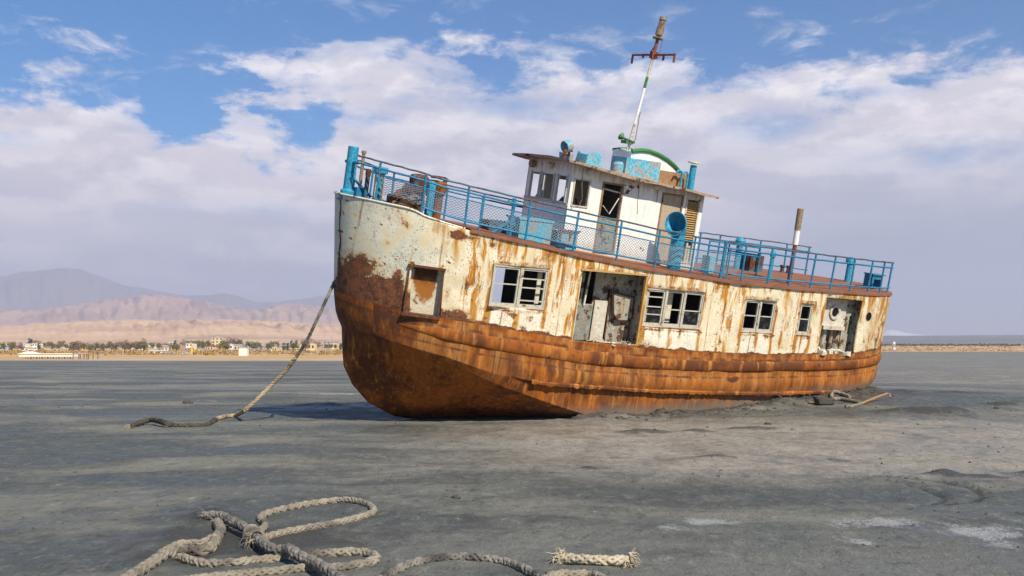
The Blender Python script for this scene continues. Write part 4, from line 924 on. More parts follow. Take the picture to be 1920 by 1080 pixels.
# life raft cradle: white dome with a green rim
lr = empty('raft_canister', parent=boat)
mb = MB(); pts = []; nn_ = 18
def dome(t): return -4.95 - 1.6 * t, float(np.interp(-4.95 - 1.6 * t, [-6.55, -6.35, -6.1, -5.8, -5.5, -5.25, -4.95], [6.58, 6.71, 6.83, 6.925, 6.97, 6.965, 6.90]))
vs = []
for i in range(nn_ + 1):
    xx, zz = dome(i / nn_)
    for yy in (-.55, .25): vs += [(xx, yy, zz), (xx, yy, min(zz - .02, rz(xx) - .02))]
fs = []
for i in range(nn_):
    a = i * 4; b = a + 4; fs += [(a, b, b + 2, a + 2), (a + 2, b + 2, b + 3, a + 3), (a, a + 1, b + 1, b)]
fs += [(0, 2, 3, 1), (nn_ * 4, nn_ * 4 + 1, nn_ * 4 + 3, nn_ * 4 + 2)]
mb.add(vs, fs).build('canister', M['white'], lr)
mb = MB(); mb.tube([(dome(i / nn_)[0], .25, dome(i / nn_)[1] + .0) for i in range(nn_ + 1)], .055, 8); mb.tube([(dome(i / nn_)[0], -.55, dome(i / nn_)[1]) for i in range(nn_ + 1)], .04, 8); mb.build('green_band', M['green'], lr)
mb = MB(); mb.box(-6.55, -5.6, .52, .58, rz(-6) - .05, 6.54); mb.box(-6.55, -5.6, .1, .14, rz(-6) - .05, 6.48); mb.box(-6.55, -6.5, .14, .52, rz(-6.5) - .03, 6.5); part('wooden_coaming', mb, M['orangewood'])
mb = MB(); mb.lathe((-6.66, .62, rz(-6.66) - .03), (0, 0, 1), [(0, .085), (.66, .08)], 14); mb.lathe((-6.66, .62, rz(-6.66) + .66), (0, 0, 1), [(0, .05), (.02, .16), (.05, .16), (.07, .05)], 16, 1); mb.build('stack_pipe', [M['turq'], M['cream']], boat)
for xo in (-6.25, -6.45):
    mb = MB(); pts = [(xo, .72, rz(xo) - .03), (xo, .72, rz(xo) + .32)] + [(xo + .09 - .09 * math.cos(a), .72, rz(xo) + .32 + .09 * math.sin(a)) for a in np.linspace(.3, math.pi, 7)]; mb.tube(pts, .028, 8); part('gooseneck_vent', mb, M['turq'])
# ---- mast
ms = empty('mast', parent=boat)
def mp(z): return -5.0 - (z - 6.9) * .142, 0.0
mb = MB(); mb.tube([(*mp(6.3), 6.3), (*mp(7.6), 7.6)], .04, 10, 0); mb.tube([(*mp(7.6), 7.6), (*mp(8.5), 8.5)], .036, 10, 1); mb.tube([(*mp(8.5), 8.5), (*mp(8.78), 8.78)], .038, 10, 2); mb.tube([(*mp(8.78), 8.78), (*mp(9.32), 9.32)], .035, 10, 0)
mb.build('pole', [M['whitedirty'], M['white'], M['green']], ms)
mb = MB(); mb.tube([(*mp(9.28), 9.28), (*mp(9.75), 9.75)], .042, 10); mb.box(-5.45, -5.27, -.06, .06, 9.25, 9.42); mb.build('topmast', M['redbrown'], ms)
mb = MB(); mb.tube([(-5.35, -.87, 9.36), (-5.35, .87, 9.33)], .028, 8)
for yy, dz in ((-.87, .22), (-.42, .08), (.42, .16), (.85, .22)): mb.tube([(-5.35, yy, 9.36), (-5.35, yy, 9.36 - dz)], .03, 7)
mb.build('crossbar', M['redbrown'], ms)
mb = MB(); c = Vector((*mp(9.75), 9.75)); ax = (-.142, 0, 1); mb.lathe(c, ax, [(0, .14), (.025, .14), (.03, .06), (.08, .06), (.09, .095), (.30, .095), (.31, .075), (.46, .075), (.47, .095), (.54, .09), (.56, .03)], 14); mb.tube([c + Vector((-.02, .16, 0)), c + Vector((0, .17, -.5))], .012, 5); mb.tube([c + Vector((0, -.05, -.15)), c + Vector((.02, -.17, -.3)), c + Vector((0, -.05, -.4))], .015, 6); mb.build('masthead_lantern', M['pole'], ms)
mb = MB(); mb.box(-5.12, -4.9, -.2, .02, 7.08, 7.16); mb.tube([(-5.0, -.2, 7.2), (-5.02, .2, 7.12)], .03, 7); mb.lathe((-5.0, -.22, 7.2), (.2, -.6, .3), [(0, .02), (.1, .09), (.12, .1)], 12); mb.build('side_lantern', M['green'], ms)
mb = MB(); mb.tube([(*mp(7.0), 7.0), (-5.1, .12, 7.2), (-5.14, .10, 7.9)], .012, 5); mb.build('halyard', M['pole'], ms)

# ------------------------------------------------------------------ ropes
def pix(px, py, z=0.0):
    """point of the mud under a line of sight used when surveying the photograph"""
    t = math.atan(108 / 2000); xc, yc = (px - 960) / FPX, (540 - py) / FPX
    d = Vector((xc, math.cos(t) - yc * math.sin(t), math.sin(t) + yc * math.cos(t)))
    k = (z - CAMH) / d.z; return Vector((d.x * k, d.y * k))
def smooth_path(P, step):
    P = [Vector(p) for p in P]; Q = [P[0]]
    for i in range(len(P) - 1):
        p0, p1, p2, p3 = P[max(i - 1, 0)], P[i], P[i + 1], P[min(i + 2, len(P) - 1)]
        n = max(2, int((p2 - p1).length / step))
        for k in range(1, n + 1):
            t = k / n; Q.append(.5 * ((2 * p1) + (p2 - p0) * t + (2 * p0 - 5 * p1 + 4 * p2 - p3) * t * t + (3 * p1 - p0 - 3 * p2 + p3) * t ** 3))
    # even resample
    out = [Q[0]]; acc = 0
    for a, b in zip(Q[:-1], Q[1:]):
        L = (b - a).length; pos = step - acc
        while pos <= L: out.append(a + (b - a) * (pos / L)); pos += step
        acc = (acc + L) % step if L + acc >= step else acc + L
    return out
def braid(path, r, mb, mi=0, pitch=None, taper=None):
    """plaited rope: four strands each way, over and under"""
    pitch = pitch or r * 7.0; step = pitch / 16; pts = smooth_path(path, step); N = len(pts)
    ups = []; pa = None; fr = []
    for i in range(N):
        d = (pts[min(i + 1, N - 1)] - pts[max(i - 1, 0)]).normalized()
        if pa is None: _, a, b = frame_axes(d)
        else: a = (pa - d * pa.dot(d)).normalized(); b = d.cross(a)
        pa = a; fr.append((a, b))
    for sgn in (1, -1):
        for k in range(4):
            pp = []
            for i in range(N):
                w = 2 * math.pi * i / 16; th = sgn * w + k * math.pi / 2 + (math.pi / 4 if sgn < 0 else 0)
                rr = r * .62 * (1 + .07 * math.sin(i * .23 + k) + .05 * math.sin(i * .071 + 2 * k)) * (1 + sgn * .20 * math.cos(4 * w / 2 * 2 + math.pi * k)); a, b = fr[i]
                pp.append(pts[i] + (a * math.cos(th) + b * math.sin(th)) * rr)
            mb.tube(pp, r * .40, 6, mi)
    mb.tube(pts, r * .55, 6, mi)
    return pts
def hit(px, py, lift=0.0):
    t = math.atan(108 / 2000); xc, yc = (px - 960) / FPX, (540 - py) / FPX
    d = (xc, math.cos(t) - yc * math.sin(t), math.sin(t) + yc * math.cos(t)); k = np.geomspace(4, 80, 900)
    g = CAMH + d[2] * k - ground_z(d[0] * k, d[1] * k) - lift; i = int(np.argmax(g < 0)); f = g[i - 1] / (g[i - 1] - g[i]); kk = k[i - 1] + (k[i] - k[i - 1]) * f
    return Vector((d[0] * kk, d[1] * kk, CAMH + d[2] * kk))
def ground_rope(pxs, r, lift=.45, heights=None):
    return [hit(px, py, r * lift + (heights[i] if heights else 0)) for i, (px, py) in enumerate(pxs)]
def frayed(mb, c, d, r, n, L, mi=0):
    d = Vector(d).normalized(); _, a, b = frame_axes(d)
    for i in range(int(n * 1.1)):
        t = random.uniform(0, 6.28); rr = r * random.random() ** .5; p = Vector(c) + (a * math.cos(t) + b * math.sin(t)) * rr
        o = (a * math.cos(t) + b * math.sin(t)) * random.uniform(.1, 1.0); l = L * random.uniform(.2, .85); pts = [p]; dr = (d + o * .6).normalized()
        for k in range(5):
            dr = (dr + Vector((random.gauss(0, .38), random.gauss(0, .38), random.gauss(0, .3) - .16))).normalized(); pts.append(pts[-1] + dr * l / 5)
        w_ = r * random.uniform(.05, .12); mb.tube(pts, [w_, w_ * .9, w_ * .8, w_ * .6, w_ * .5, w_ * .25], 4, mi)

def rope_obj(name, paths, r, mat, label, fray=(), pitch=None):
    mb = MB()
    for p in paths: braid(p, r, mb, 0, pitch)
    for c, d, n, L in fray: frayed(mb, c, d, r, n, L)
    return tag(mb.build(name, mat, None, 80), label, 'rope')
# thick grey body rope running to the lower edge
pB = ground_rope([(383, 966), (400, 967), (414, 967), (439, 980), (467, 994), (484, 1011), (501, 1025), (524, 1033), (540, 1029), (558, 1041), (586, 1053), (608, 1066), (640, 1087), (690, 1125)], .05, .5, [0, .02, .05, .06, .06, .05, .04, .05, .07, .06, .05, .05, .03, .02])
rope_obj('mooring_rope', [pB], .043, M['ropegrey'], 'thick grey mud-caked rope crossing over the tangle to the lower edge', [(pB[0], (-1, .2, .3), 24, .12)])
pC = ground_rope([(190, 1130), (237, 1086), (262, 1071), (285, 1055), (304, 1042), (321, 1035), (346, 1032), (377, 1033), (397, 1025), (405, 1009), (413, 996), (409, 978)], .055, .6)
pC2 = ground_rope([(298, 1040), (330, 1022), (350, 1018), (378, 1018), (396, 1008)], .035, .5)
mb = MB(); braid(pC, .047, mb); braid(pC2, .032, mb); frayed(mb, pC[-1], (0, 1, .4), .05, 26, .16); frayed(mb, pC2[-1], (1, .3, .1), .03, 20, .14)
tag(mb.build('mooring_rope', M['rope'], None, 80), 'doubled tan braided rope at the left end of the foreground tangle', 'rope')
p1 = ground_rope([(478, 1010), (488, 996), (497, 986), (495, 980), (487, 973), (495, 965), (524, 956), (571, 946), (622, 939), (659, 938), (687, 945), (700, 955), (694, 963), (656, 974.5), (600, 986), (543, 996), (510, 1004), (492, 1011)], .042, .5)
mb = MB(); braid(p1, .036, mb)
for i in range(7):     # the lashing that ties the loop to the grey rope
    t = i / 6; c = pB[4].lerp(pB[5], .25 + .6 * t); dd = (pB[5] - pB[4]).normalized(); _, a, b = frame_axes(dd)
    mb.tube([c + (a * math.cos(k) + b * math.sin(k)) * .062 for k in np.linspace(0, 6.28, 13)], .013, 5)
frayed(mb, pB[5] + Vector((-.05, -.03, .02)), (-.6, -.6, -.2), .05, 26, .2)
tag(mb.build('mooring_rope', M['rope'], None, 80), 'tan rope lying in a long open loop behind the tangle', 'rope')
p2 = ground_rope([(338, 1045), (361, 1053), (394, 1058), (445, 1055), (487, 1051), (526, 1047), (556, 1043), (583, 1041), (614, 1038), (659, 1035), (692, 1039), (706, 1047), (692, 1055), (659, 1062), (614, 1066), (571, 1067), (524, 1071), (459, 1077), (400, 1084), (330, 1092)], .045, .4, [0, 0, 0, 0, 0, 0, -.02, -.02] + [0] * 12)
rope_obj('mooring_rope', [p2], .039, M['rope'], 'tan rope doubled back in a narrow loop under the grey rope', [(p2[0], (-1, .2, .1), 20, .12)])
p3 = ground_rope([(690, 1105), (717, 1085), (738, 1072), (767, 1059), (811, 1049), (860, 1045), (904, 1047), (948, 1055), (980, 1067), (1002, 1079), (1032, 1096)], .042, .3)
rope_obj('mooring_rope', [p3], .038, M['ropegrey'], 'muddy rope half sunk in a low arch at the lower edge', [])
p4 = ground_rope([(1010, 1100), (1035, 1080), (1079, 1078), (1114, 1080), (1150, 1100)], .04, .4)
rope_obj('mooring_rope', [p4], .038, M['rope'], 'rope bend barely showing below the short frayed piece', [])
p5 = ground_rope([(1050, 1046), (1095, 1049), (1140, 1051), (1185, 1050)], .042, .95)
mb = MB(); braid(p5, .039, mb); d0 = p5[0] - p5[1]; d1 = p5[-1] - p5[-2]
frayed(mb, p5[0] - d0 * .1, d0, .055, 90, .15); frayed(mb, p5[-1] - d1 * .15, d1, .06, 110, .14); frayed(mb, p5[-1] + Vector((-.06, -.02, -.02)), (-.5, -.6, -.35), .05, 30, .18); frayed(mb, p5[0], (.3, -.8, -.3), .05, 24, .16)
tag(mb.build('rope_offcut', M['ropepale'], None, 80), 'short pale rope offcut with both ends frayed on the mud', 'rope')
# bow hawser: from the stem down to the mud and on along it
hb = BM @ Vector((2.02, -.50, 3.2)); hb0 = BM @ Vector((2.0, -.5, 3.2))
gpts = ground_rope([(404, 787), (390, 796), (366, 798), (327, 798), (310, 793), (286, 787), (265, 792), (244, 801), (221, 803)], .06, .45, [.02, 0, 0, 0, .06, .08, .04, 0, 0])
def air(px, py, dist):
    t = math.atan(108 / 2000); xc, yc = (px - 960) / FPX, (540 - py) / FPX; d = Vector((xc, math.cos(t) - yc * math.sin(t), math.sin(t) + yc * math.cos(t))); return Vector((0, 0, CAMH)) + d * dist
hp = [hb] + [air(*a) for a in ((600, 587, 23.3), (576, 637, 23.5), (555, 670, 23.7), (535, 696, 23.9), (511, 720, 24.0), (482, 749, 24.0), (461, 768, 24.0))]
q = ground_rope([(443, 778), (419, 781)], .06, .5, [.03, .02]); hp2 = q + gpts
mb = MB(); braid(hp[:4], .036, mb, 0); braid(hp[3:], .046, mb, 1); braid([hp[-1]] + hp2[:3], .048, mb, 1); braid(hp2[2:-1], .055, mb, 2); frayed(mb, hp2[-2], hp2[-1] - hp2[-2], .06, 26, .28, 1)
tag(mb.build('bow_hawser', [M['ropegrey'], M['ropetarred'], M['ropedark']], None, 80), 'long hawser sagging from the bow down onto the mud', 'rope')
# rope heap on the foredeck
mb = MB()
for k in range(9):
    cx, cy, cz = 1.35 - .02 * k + random.uniform(-.05, .05), 1.05 + random.uniform(-.06, .06), 4.80 + .045 * k; rr = .30 - .014 * k
    mb.tube([Vector((cx + rr * math.cos(a) * 1.1, cy + rr * math.sin(a) * .9, cz + .03 * math.sin(3 * a + k))) for a in np.linspace(0, 6.28, 22)], .035, 6, k % 2)
o = mb.build('rope_coil', [M['rope'], M['rust']], None, 80); o.matrix_world = BM; tag(o, 'heap of brown rope coiled on the foredeck behind the bow rail', 'rope')

# ------------------------------------------------------------------ debris by the stern
mb = MB(); pts = ground_rope([(1594, 744), (1578, 738), (1563, 734), (1559, 741), (1562, 747), (1578, 748), (1600, 752), (1613, 757), (1600, 761), (1585, 762)], .05, .6, [.02, .04, .05, .03, .02, .02, .01, 0, 0, 0])
braid(pts, .045, mb); tag(mb.build('rope_scrap', M['rope'], None, 80), 'tan rope end looped on the mud under the stern', 'rope')
g0, g1, g2, g3 = ground_rope([(1614, 757), (1640, 746), (1663, 738), (1668, 745)], .04, .7, [0, .08, .16, .08])
tag(MB().tube([g0, g1, g2, (g2 + g3) / 2 + Vector((.04, 0, .02)), g3], .03, 8).build('bent_pipe', M['orangewood'], None), 'thin rusty pipe with a hooked end sticking out of the mud by the stern', 'pipe')
mb = MB(); c = ground_rope([(1546, 757)], .05)[0]
mb.obox(c + Vector((0, 0, .06)), (.97, .22, 0), (-.22, .97, 0), (0, 0, 1), .22, .14, .08); mb.obox(c + Vector((-.16, .02, .13)), (.9, .3, .3), (-.3, .95, 0), (-.28, 0, .96), .09, .1, .07)
o = mb.build('timber_block', M['mudded'], None); bv = o.modifiers.new('b', 'BEVEL'); bv.width = .03; bv.segments = 2; tag(o, 'dark muddy timber block lying against the hull near the stern', 'timber')

def clod(name, c, r, label, seed, group=None):
    n, m = 14, 8; vs = []; rg = random.Random(seed)
    for i in range(m + 1):
        for k in range(n):
            a, b = math.pi * i / m, 2 * math.pi * k / n; f = .75 + .5 * rg.random() if 0 < i < m else 1
            vs.append((c[0] + r * 1.5 * f * math.sin(a) * math.cos(b), c[1] + r * f * math.sin(a) * math.sin(b), c[2] + r * .7 * f * math.cos(a)))
    fs = [(i * n + k, (i + 1) * n + k, (i + 1) * n + (k + 1) % n, i * n + (k + 1) % n) for i in range(m) for k in range(n)]
    return tag(MB().add(vs, fs).build(name, M['mudded'], None, 60), label, 'mud clod', group)
for i, (px, py, r, lab) in enumerate(((1868, 766, .045, 'small dark mud clod standing alone on the far right mud'), 
                                  (1440, 796, .05, 'small dark clod on the pale mud below the aft window'), (352, 757, .1, 'pale crusted lump on the mud above the hawser end'), (855, 934, .035, 'little dark clod on the mud behind the rope arch'))):
    p = hit(px, py); clod('mud_clod', (p.x, p.y, gz(p.x, p.y) + r * .2), r, lab, 50 + i)

mb = MB(); rg = random.Random(77); cx_ = []
for k in range(520):
    yy = 7.5 + 24 * rg.random() ** 1.5; xx = rg.uniform(-.52, .52) * yy
    cx_.append((xx, yy, rg.choice([.005, .007, .01, .018]) * (.7 + yy / 22)))
for k in range(300):
    u_ = rg.uniform(-.05, 1.25); off = abs(rg.gauss(0, .5)); cx_.append((2.1 + 6.2 * u_ + off * .49 + rg.gauss(0, .1), 25.1 + 3.5 * u_ - off * .87, rg.choice([.015, .025, .04, .06])))
zc = ground_z(np.array([c[0] for c in cx_]), np.array([c[1] for c in cx_]))
for (xx, yy, r_), z_ in zip(cx_, zc):
    vs = [(xx + r_ * a * rg.uniform(.6, 1.5), yy + r_ * b * rg.uniform(.6, 1.5), z_ + r_ * c_ * rg.uniform(.5, .9)) for a, b, c_ in ((1, 0, 0), (.3, 1, 0), (-.9, .5, 0), (-.7, -.8, 0), (.5, -.9, 0), (.1, .1, 1.1))]
    mb.add(vs, [(0, 1, 5), (1, 2, 5), (2, 3, 5), (3, 4, 5), (4, 0, 5)])
tag(mb.build('mud_crumbs', M['mudded'], None, 0), 'dark crumbs of dried mud and rust flakes scattered over the flat', 'mud crumbs', None, 'stuff')
# ------------------------------------------------------------------ shore, town, hills
def far(px, D): return (px - 960) / FPX * D
def zat(py, D): return CAMH + (HZ - py) / FPX * D
TREE_M = [flat('olive_leaves', (.17, .155, .05), .9, .5, 1.5), flat('dark_leaves', (.11, .125, .045), .9, .5, 1.5), flat('brown_leaves', (.20, .14, .075), .9, .5, 1.5)]
BARK = flat('bark', (.09, .065, .045))
def tree_proto(kind, seed):
    rg = random.Random(seed); t = empty('tree')
    mb = MB(); h = 3.6 if kind != 2 else 4.6
    mb.tube([(0, 0, -.2), (.06, 0, h * .25), (.02, .05, h * .5)], [.16, .12, .06], 6)
    for k in range(5):
        a = rg.uniform(0, 6.28); mb.tube([(.03, 0, h * .3), (math.cos(a) * h * .2, math.sin(a) * h * .2, h * .62)], [.07, .02], 5)
    tr = mb.build('trunk', BARK, t)
    mb = MB(); blobs = [(rg.uniform(-.28, .28) * h, rg.uniform(-.28, .28) * h, h * rg.uniform(.28, .82), h * rg.uniform(.16, .26)) for _ in range(11)]
    if kind == 1: blobs = [(rg.uniform(-.1, .1) * h, rg.uniform(-.1, .1) * h, h * (.25 + .075 * k), h * (.16 - .011 * k)) for k in range(10)]
    for bx_, by_, bz_, br in blobs:
        for _ in range(46):
            d = Vector((rg.gauss(0, 1), rg.gauss(0, 1), rg.gauss(0, .8))).normalized() * br * rg.uniform(.5, 1.1); c = Vector((bx_, by_, bz_)) + d
            a = Vector((rg.gauss(0, 1), rg.gauss(0, 1), rg.gauss(0, 1))).normalized() * h * .045; b = Vector((rg.gauss(0, 1), rg.gauss(0, 1), rg.gauss(0, 1))).normalized() * h * .045
            mb.add([c - a, c - b, c + a, c + b], [(0, 1, 2, 3)])
    mb.build('crown', TREE_M[kind if kind < 3 else 0], t, 0); return t
protos = []
TL = ['round olive green tree among the houses of the shoreline town', 'narrow dark green tree rising in the shoreline town', 'tall brownish loose-crowned tree in the shoreline town']
TG = 'trees of the shoreline town'
for kd in range(3):
    for sd in range(2):
        t = tree_proto(kd, 100 + kd * 10 + sd); tag(t, TL[kd], 'tree', TG); protos.append(t)
used = set()
def place_tree(kd, px, D, s):
    k = kd * 2 + random.randint(0, 1); p = protos[k]
    if k in used:
        c = p.copy(); COL.objects.link(c)
        for ch in p.children:
            d = ch.copy(); COL.objects.link(d); d.parent = c
        p = c
    used.add(k); X_ = far(px, D); p.location = (X_, D, gz(X_, D) - .1); p.scale = (s * random.uniform(.9, 1.25), s * random.uniform(.9, 1.25), s); p.rotation_euler.z = random.uniform(0, 6.28)
rr = random.Random(3)
for px, D, kd, s in [(10, 420, 0, 1.1), (24, 400, 0, 1.0), (40, 430, 2, .8), (57, 560, 1, 1.6), (82, 500, 0, 1.0), (100, 460, 0, .9), (112, 520, 2, .9), (128, 440, 0, .9), (140, 430, 2, 1.0), (150, 400, 2, .9), (160, 420, 0, 1.0), (170, 400, 0, .9), (185, 430, 0, 1.0), (196, 410, 0, 1.0), (205, 450, 2, .9),
                     (226, 560, 2, 1.0), (236, 420, 2, 1.0), (246, 400, 2, .95), (257, 420, 0, 1.25), (266, 410, 0, 1.2), (300, 480, 0, 1.0), (325, 380, 0, 1.0), (332, 400, 0, .9), (345, 560, 2, 1.1), (366, 480, 0, 1.2), (374, 500, 0, 1.3), (384, 480, 0, 1.2), (394, 520, 0, 1.4), (415, 440, 0, 1.0), (424, 480, 2, 1.2), (432, 500, 2, 1.3), (442, 520, 2, 1.35),
                     (449, 560, 0, 1.4), (468, 470, 0, 1.2), (478, 450, 0, 1.1), (488, 470, 0, 1.0), (508, 600, 1, 1.2), (520, 580, 0, 1.2), (534, 560, 0, 1.0), (548, 600, 1, 1.3), (556, 600, 1, 1.35), (574, 560, 2, 1.1), (584, 580, 2, 1.2), (594, 570, 0, 1.0), (613, 520, 0, .8), (628, 520, 0, .8), (640, 540, 1, .9), (70, 600, 2, 1.2), (330, 620, 1, 1.3), (270, 640, 2, 1.3), (-20, 430, 0, 1.1), (-40, 450, 2, 1.1)]:
    place_tree(kd, px, D, s * 1.0)
WALLS = {'white': flat('limewash', (.82, .78, .68), .8, .1), 'cream': flat('cream_render', (.72, .56, .33), .8, .12), 'grey': flat('grey_render', (.42, .38, .36), .8, .12), 'pink': flat('pink_render', (.52, .34, .26), .8, .12), 'blue': flat('pale_blue_sheet', (.45, .58, .66), .7, .1), 'yellow': flat('yellow_paint', (.72, .50, .03), .6, .1), 'pale': flat('pale_sheet', (.78, .74, .62), .7, .08), 'dark': flat('dark_tower', (.12, .10, .10), .8, .2)}
WINM = flat('dark_window', (.05, .05, .055), .3, .2); ROOFR = flat('tile_roof', (.30, .10, .06), .8, .2); ROOFG = flat('grey_roof', (.40, .38, .36), .8, .15)
def house(px, pyt, wpx, D, wall, label, roof='flat', floors=2, name='house', cat='house', group=None, depth=6):
    Wd = wpx / FPX * D; X_ = far(px, D); g = gz(X_, D); H = zat(pyt, D) - g
    h = empty(name, (X_, D, g)); tag(h, label, cat, group)
    hh = H if roof == 'flat' else H * .75
    mb = MB(); mb.box(-Wd / 2, Wd / 2, 0, depth, -.3, hh); mb.build('wall', WALLS[wall], h, 0)
    mb = MB(); nwin = max(2, int(Wd / 1.7))
    for f in range(floors):
        for k in range(nwin):
            cx = -Wd / 2 + Wd * (k + .5) / nwin; cz = hh * (f + .55) / floors; w_ = Wd / nwin * .26; q_ = hh / floors * .2; mb.box(cx - w_, cx + w_, -.05, .02, cz - q_, cz + q_)
    if floors: mb.build('window', WINM, h, 0)
    if roof == 'flat':
        mb = MB(); mb.box(-Wd / 2 - .1, Wd / 2 + .1, -.1, depth + .1, hh + .002, hh + .16); mb.box(-Wd * .2, Wd * .05, depth * .4, depth * .7, hh + .16, hh + .16 + H * .12); mb.build('roof', ROOFG, h, 0)
    else:
        mb = MB(); vs = [(-Wd / 2 - .2, -.2, hh), (Wd / 2 + .2, -.2, hh), (Wd / 2 + .2, depth + .2, hh), (-Wd / 2 - .2, depth + .2, hh), (-Wd / 2 - .2, depth / 2, H), (Wd / 2 + .2, depth / 2, H)]
        mb.add(vs, [(0, 1, 5, 4), (2, 3, 4, 5), (0, 4, 3), (1, 2, 5), (0, 3, 2, 1)]); mb.build('roof', ROOFR if roof == 'red' else (ROOFG if roof == 'grey' else WALLS['pale']), h, 0)
    return h
house(408, 633, 21, 520, 'cream', 'tall pale apartment block standing highest above the trees', 'flat', 4, 'apartment_block', 'building')
house(620, 640.5, 28, 560, 'grey', 'wide pale block with a flat roof just left of the bow', 'flat', 3, 'apartment_block', 'building')
house(9, 642, 22, 480, 'cream', 'yellowish building with a pale blue annex at the far left edge', 'flat', 2, 'warehouse', 'building'); 
house(-3, 649, 20, 440, 'blue', 'pale blue annex in front of the yellowish building at the left edge', 'flat', 1, 'warehouse', 'building')
house(57, 637, 4, 560, 'dark', 'slim dark tower near the left edge of the town', 'flat', 4, 'tower', 'tower', None, 2)
house(66, 644, 10, 480, 'white', 'small white block right of the slim dark tower', 'flat', 2)
house(166, 647, 20, 480, 'pink', 'pinkish house with a flat roof among brown trees', 'flat', 2)
house(292, 656.5, 26, 330, 'white', 'white gabled shed by the shore with a low pale roof', 'pale', 1, 'shed', 'shed'); house(313, 661, 14, 310, 'blue', 'low pale blue shed beside the white gabled shed', 'flat', 1, 'shed', 'shed')
house(343, 659, 14, 330, 'blue', 'low bluish hut by the yellow post', 'flat', 1, 'shed', 'shed')
house(456, 652.5, 15, 282, 'white', 'plain bright white box-shaped kiosk standing alone on the shore', 'flat', 0, 'kiosk', 'kiosk', None, 2.2)
house(515, 651, 8, 400, 'cream', 'little yellowish hut on the dry grass left of the hawser', 'flat', 1, 'shed', 'shed')
GL = {'white': 'small white house with a flat roof in the distant town', 'cream': 'small cream house in the distant town', 'grey': 'small grey house in the distant town', 'pink': 'small pink house in the distant town', 'blue': 'small pale blue house in the distant town'}
for px, pyt, w, D, wall, roof in [(22, 654, 12, 420, 'cream', 'flat'), (48, 653, 14, 440, 'white', 'flat'), (78, 652, 14, 450, 'cream', 'flat'), (108, 655, 16, 400, 'cream', 'flat'), (128, 653, 12, 430, 'white', 'flat'), (178, 653, 14, 430, 'white', 'flat'), (190, 654, 16, 420, 'cream', 'flat'), (208, 653, 12, 440, 'white', 'flat'), (238, 652, 14, 460, 'white', 'flat'), (262, 651, 12, 470, 'white', 'flat'), (275, 653, 12, 430, 'cream', 'flat'), (316, 652, 14, 450, 'white', 'flat'), (352, 653, 10, 440, 'pink', 'flat'), (374, 655, 12, 420, 'white', 'flat'), (390, 656, 14, 410, 'grey', 'flat'), (436, 656, 14, 400, 'grey', 'flat'), (478, 655, 16, 410, 'grey', 'flat'), (504, 655, 12, 420, 'white', 'flat'), (556, 653, 14, 450, 'cream', 'flat'), (582, 652, 16, 470, 'white', 'flat'), (38, 652, 12, 470, 'pink', 'flat'), (95, 650, 14, 560, 'pink', 'flat'), (116, 650, 12, 520, 'white', 'flat'), (136, 646, 14, 560, 'cream', 'flat'), (152, 650, 10, 560, 'white', 'flat'), (200, 646, 14, 560, 'cream', 'flat'), (214, 646, 12, 540, 'white', 'grey'), (228, 649, 10, 560, 'white', 'flat'), (244, 648, 12, 600, 'pink', 'red'), (252, 643, 14, 640, 'white', 'flat'),
                               (280, 647, 14, 560, 'white', 'flat'), (296, 650, 12, 600, 'grey', 'flat'), (310, 647, 10, 620, 'pink', 'red'), (324, 641, 12, 640, 'white', 'flat'), (334, 647, 14, 520, 'pink', 'flat'), (346, 643, 8, 640, 'grey', 'flat'), (460, 643, 12, 640, 'blue', 'flat'), (476, 644, 10, 620, 'cream', 'flat'), (486, 646, 14, 600, 'white', 'flat'), (498, 648, 10, 600, 'blue', 'flat'), (530, 647, 16, 620, 'white', 'grey'), (540, 655, 12, 440, 'grey', 'flat'), (328, 654, 10, 420, 'cream', 'flat'), (218, 661, 10, 340, 'white', 'flat'), (186, 660, 12, 350, 'cream', 'flat')]:
    house(px, pyt, w, D, wall, GL[wall], roof, 1 if D < 500 else 2, 'house', 'house', 'small houses of the shoreline town')
rh = random.Random(12)
for k in range(46):
    px = rh.uniform(0, 640); D = rh.uniform(450, 700); wall = rh.choice(['white', 'white', 'cream', 'cream', 'grey', 'pink']); roof = rh.choice(['flat', 'flat', 'flat', 'grey', 'red'])
    house(px, rh.uniform(643, 650), rh.uniform(7, 15), D, wall, GL[wall], roof, rh.choice([1, 2]), 'house', 'house', 'small houses of the shoreline town')
for k in range(60): place_tree(rh.choice([0, 0, 1, 2]), rh.uniform(-20, 645), rh.uniform(400, 720), rh.uniform(.7, 1.2))
# long low shed over the shore with its piles
D = 228; sx = far(88, D); g = gz(sx, D); sh_ = empty('boat_shed', (sx, D, g)); tag(sh_, 'long low white shed on piles at the left shore', 'shed')
Wd = 102 / FPX * D; zt = zat(661, D) - g; zm = zat(669, D) - g
mb = MB(); mb.box(-Wd / 2, Wd / 2, 0, 3, zm, zt - .25); mb.build('wall', WALLS['pale'], sh_, 0)
mb = MB(); hw = Wd * .17; cx = -Wd * .35
mb.add([(cx - hw, -.2, zt - .3), (cx + hw, -.2, zt - .3), (cx, -.2, zt + .25), (cx - hw, 3, zt - .3), (cx + hw, 3, zt - .3), (cx, 3, zt + .25)], [(0, 1, 2), (3, 5, 4), (0, 2, 5, 3), (1, 4, 5, 2), (0, 3, 4, 1)]); mb.box(cx + hw, Wd / 2, -.2, 3.1, zt - .35, zt - .2); mb.build('roof', WALLS['white'], sh_, 0)
for k in range(26):
    xx = -Wd * .36 + k * Wd * .86 / 25; MB().tube([(xx, -.3 + .25 * (k % 3), -.5), (xx, -.3 + .25 * (k % 3), zm + .02)], .07, 6).build('pile', BARK, sh_)
jt = empty('jetty', (far(158, 224), 224, gz(far(158, 224), 224))); tag(jt, 'short open jetty of dark posts right of the long white shed', 'jetty')
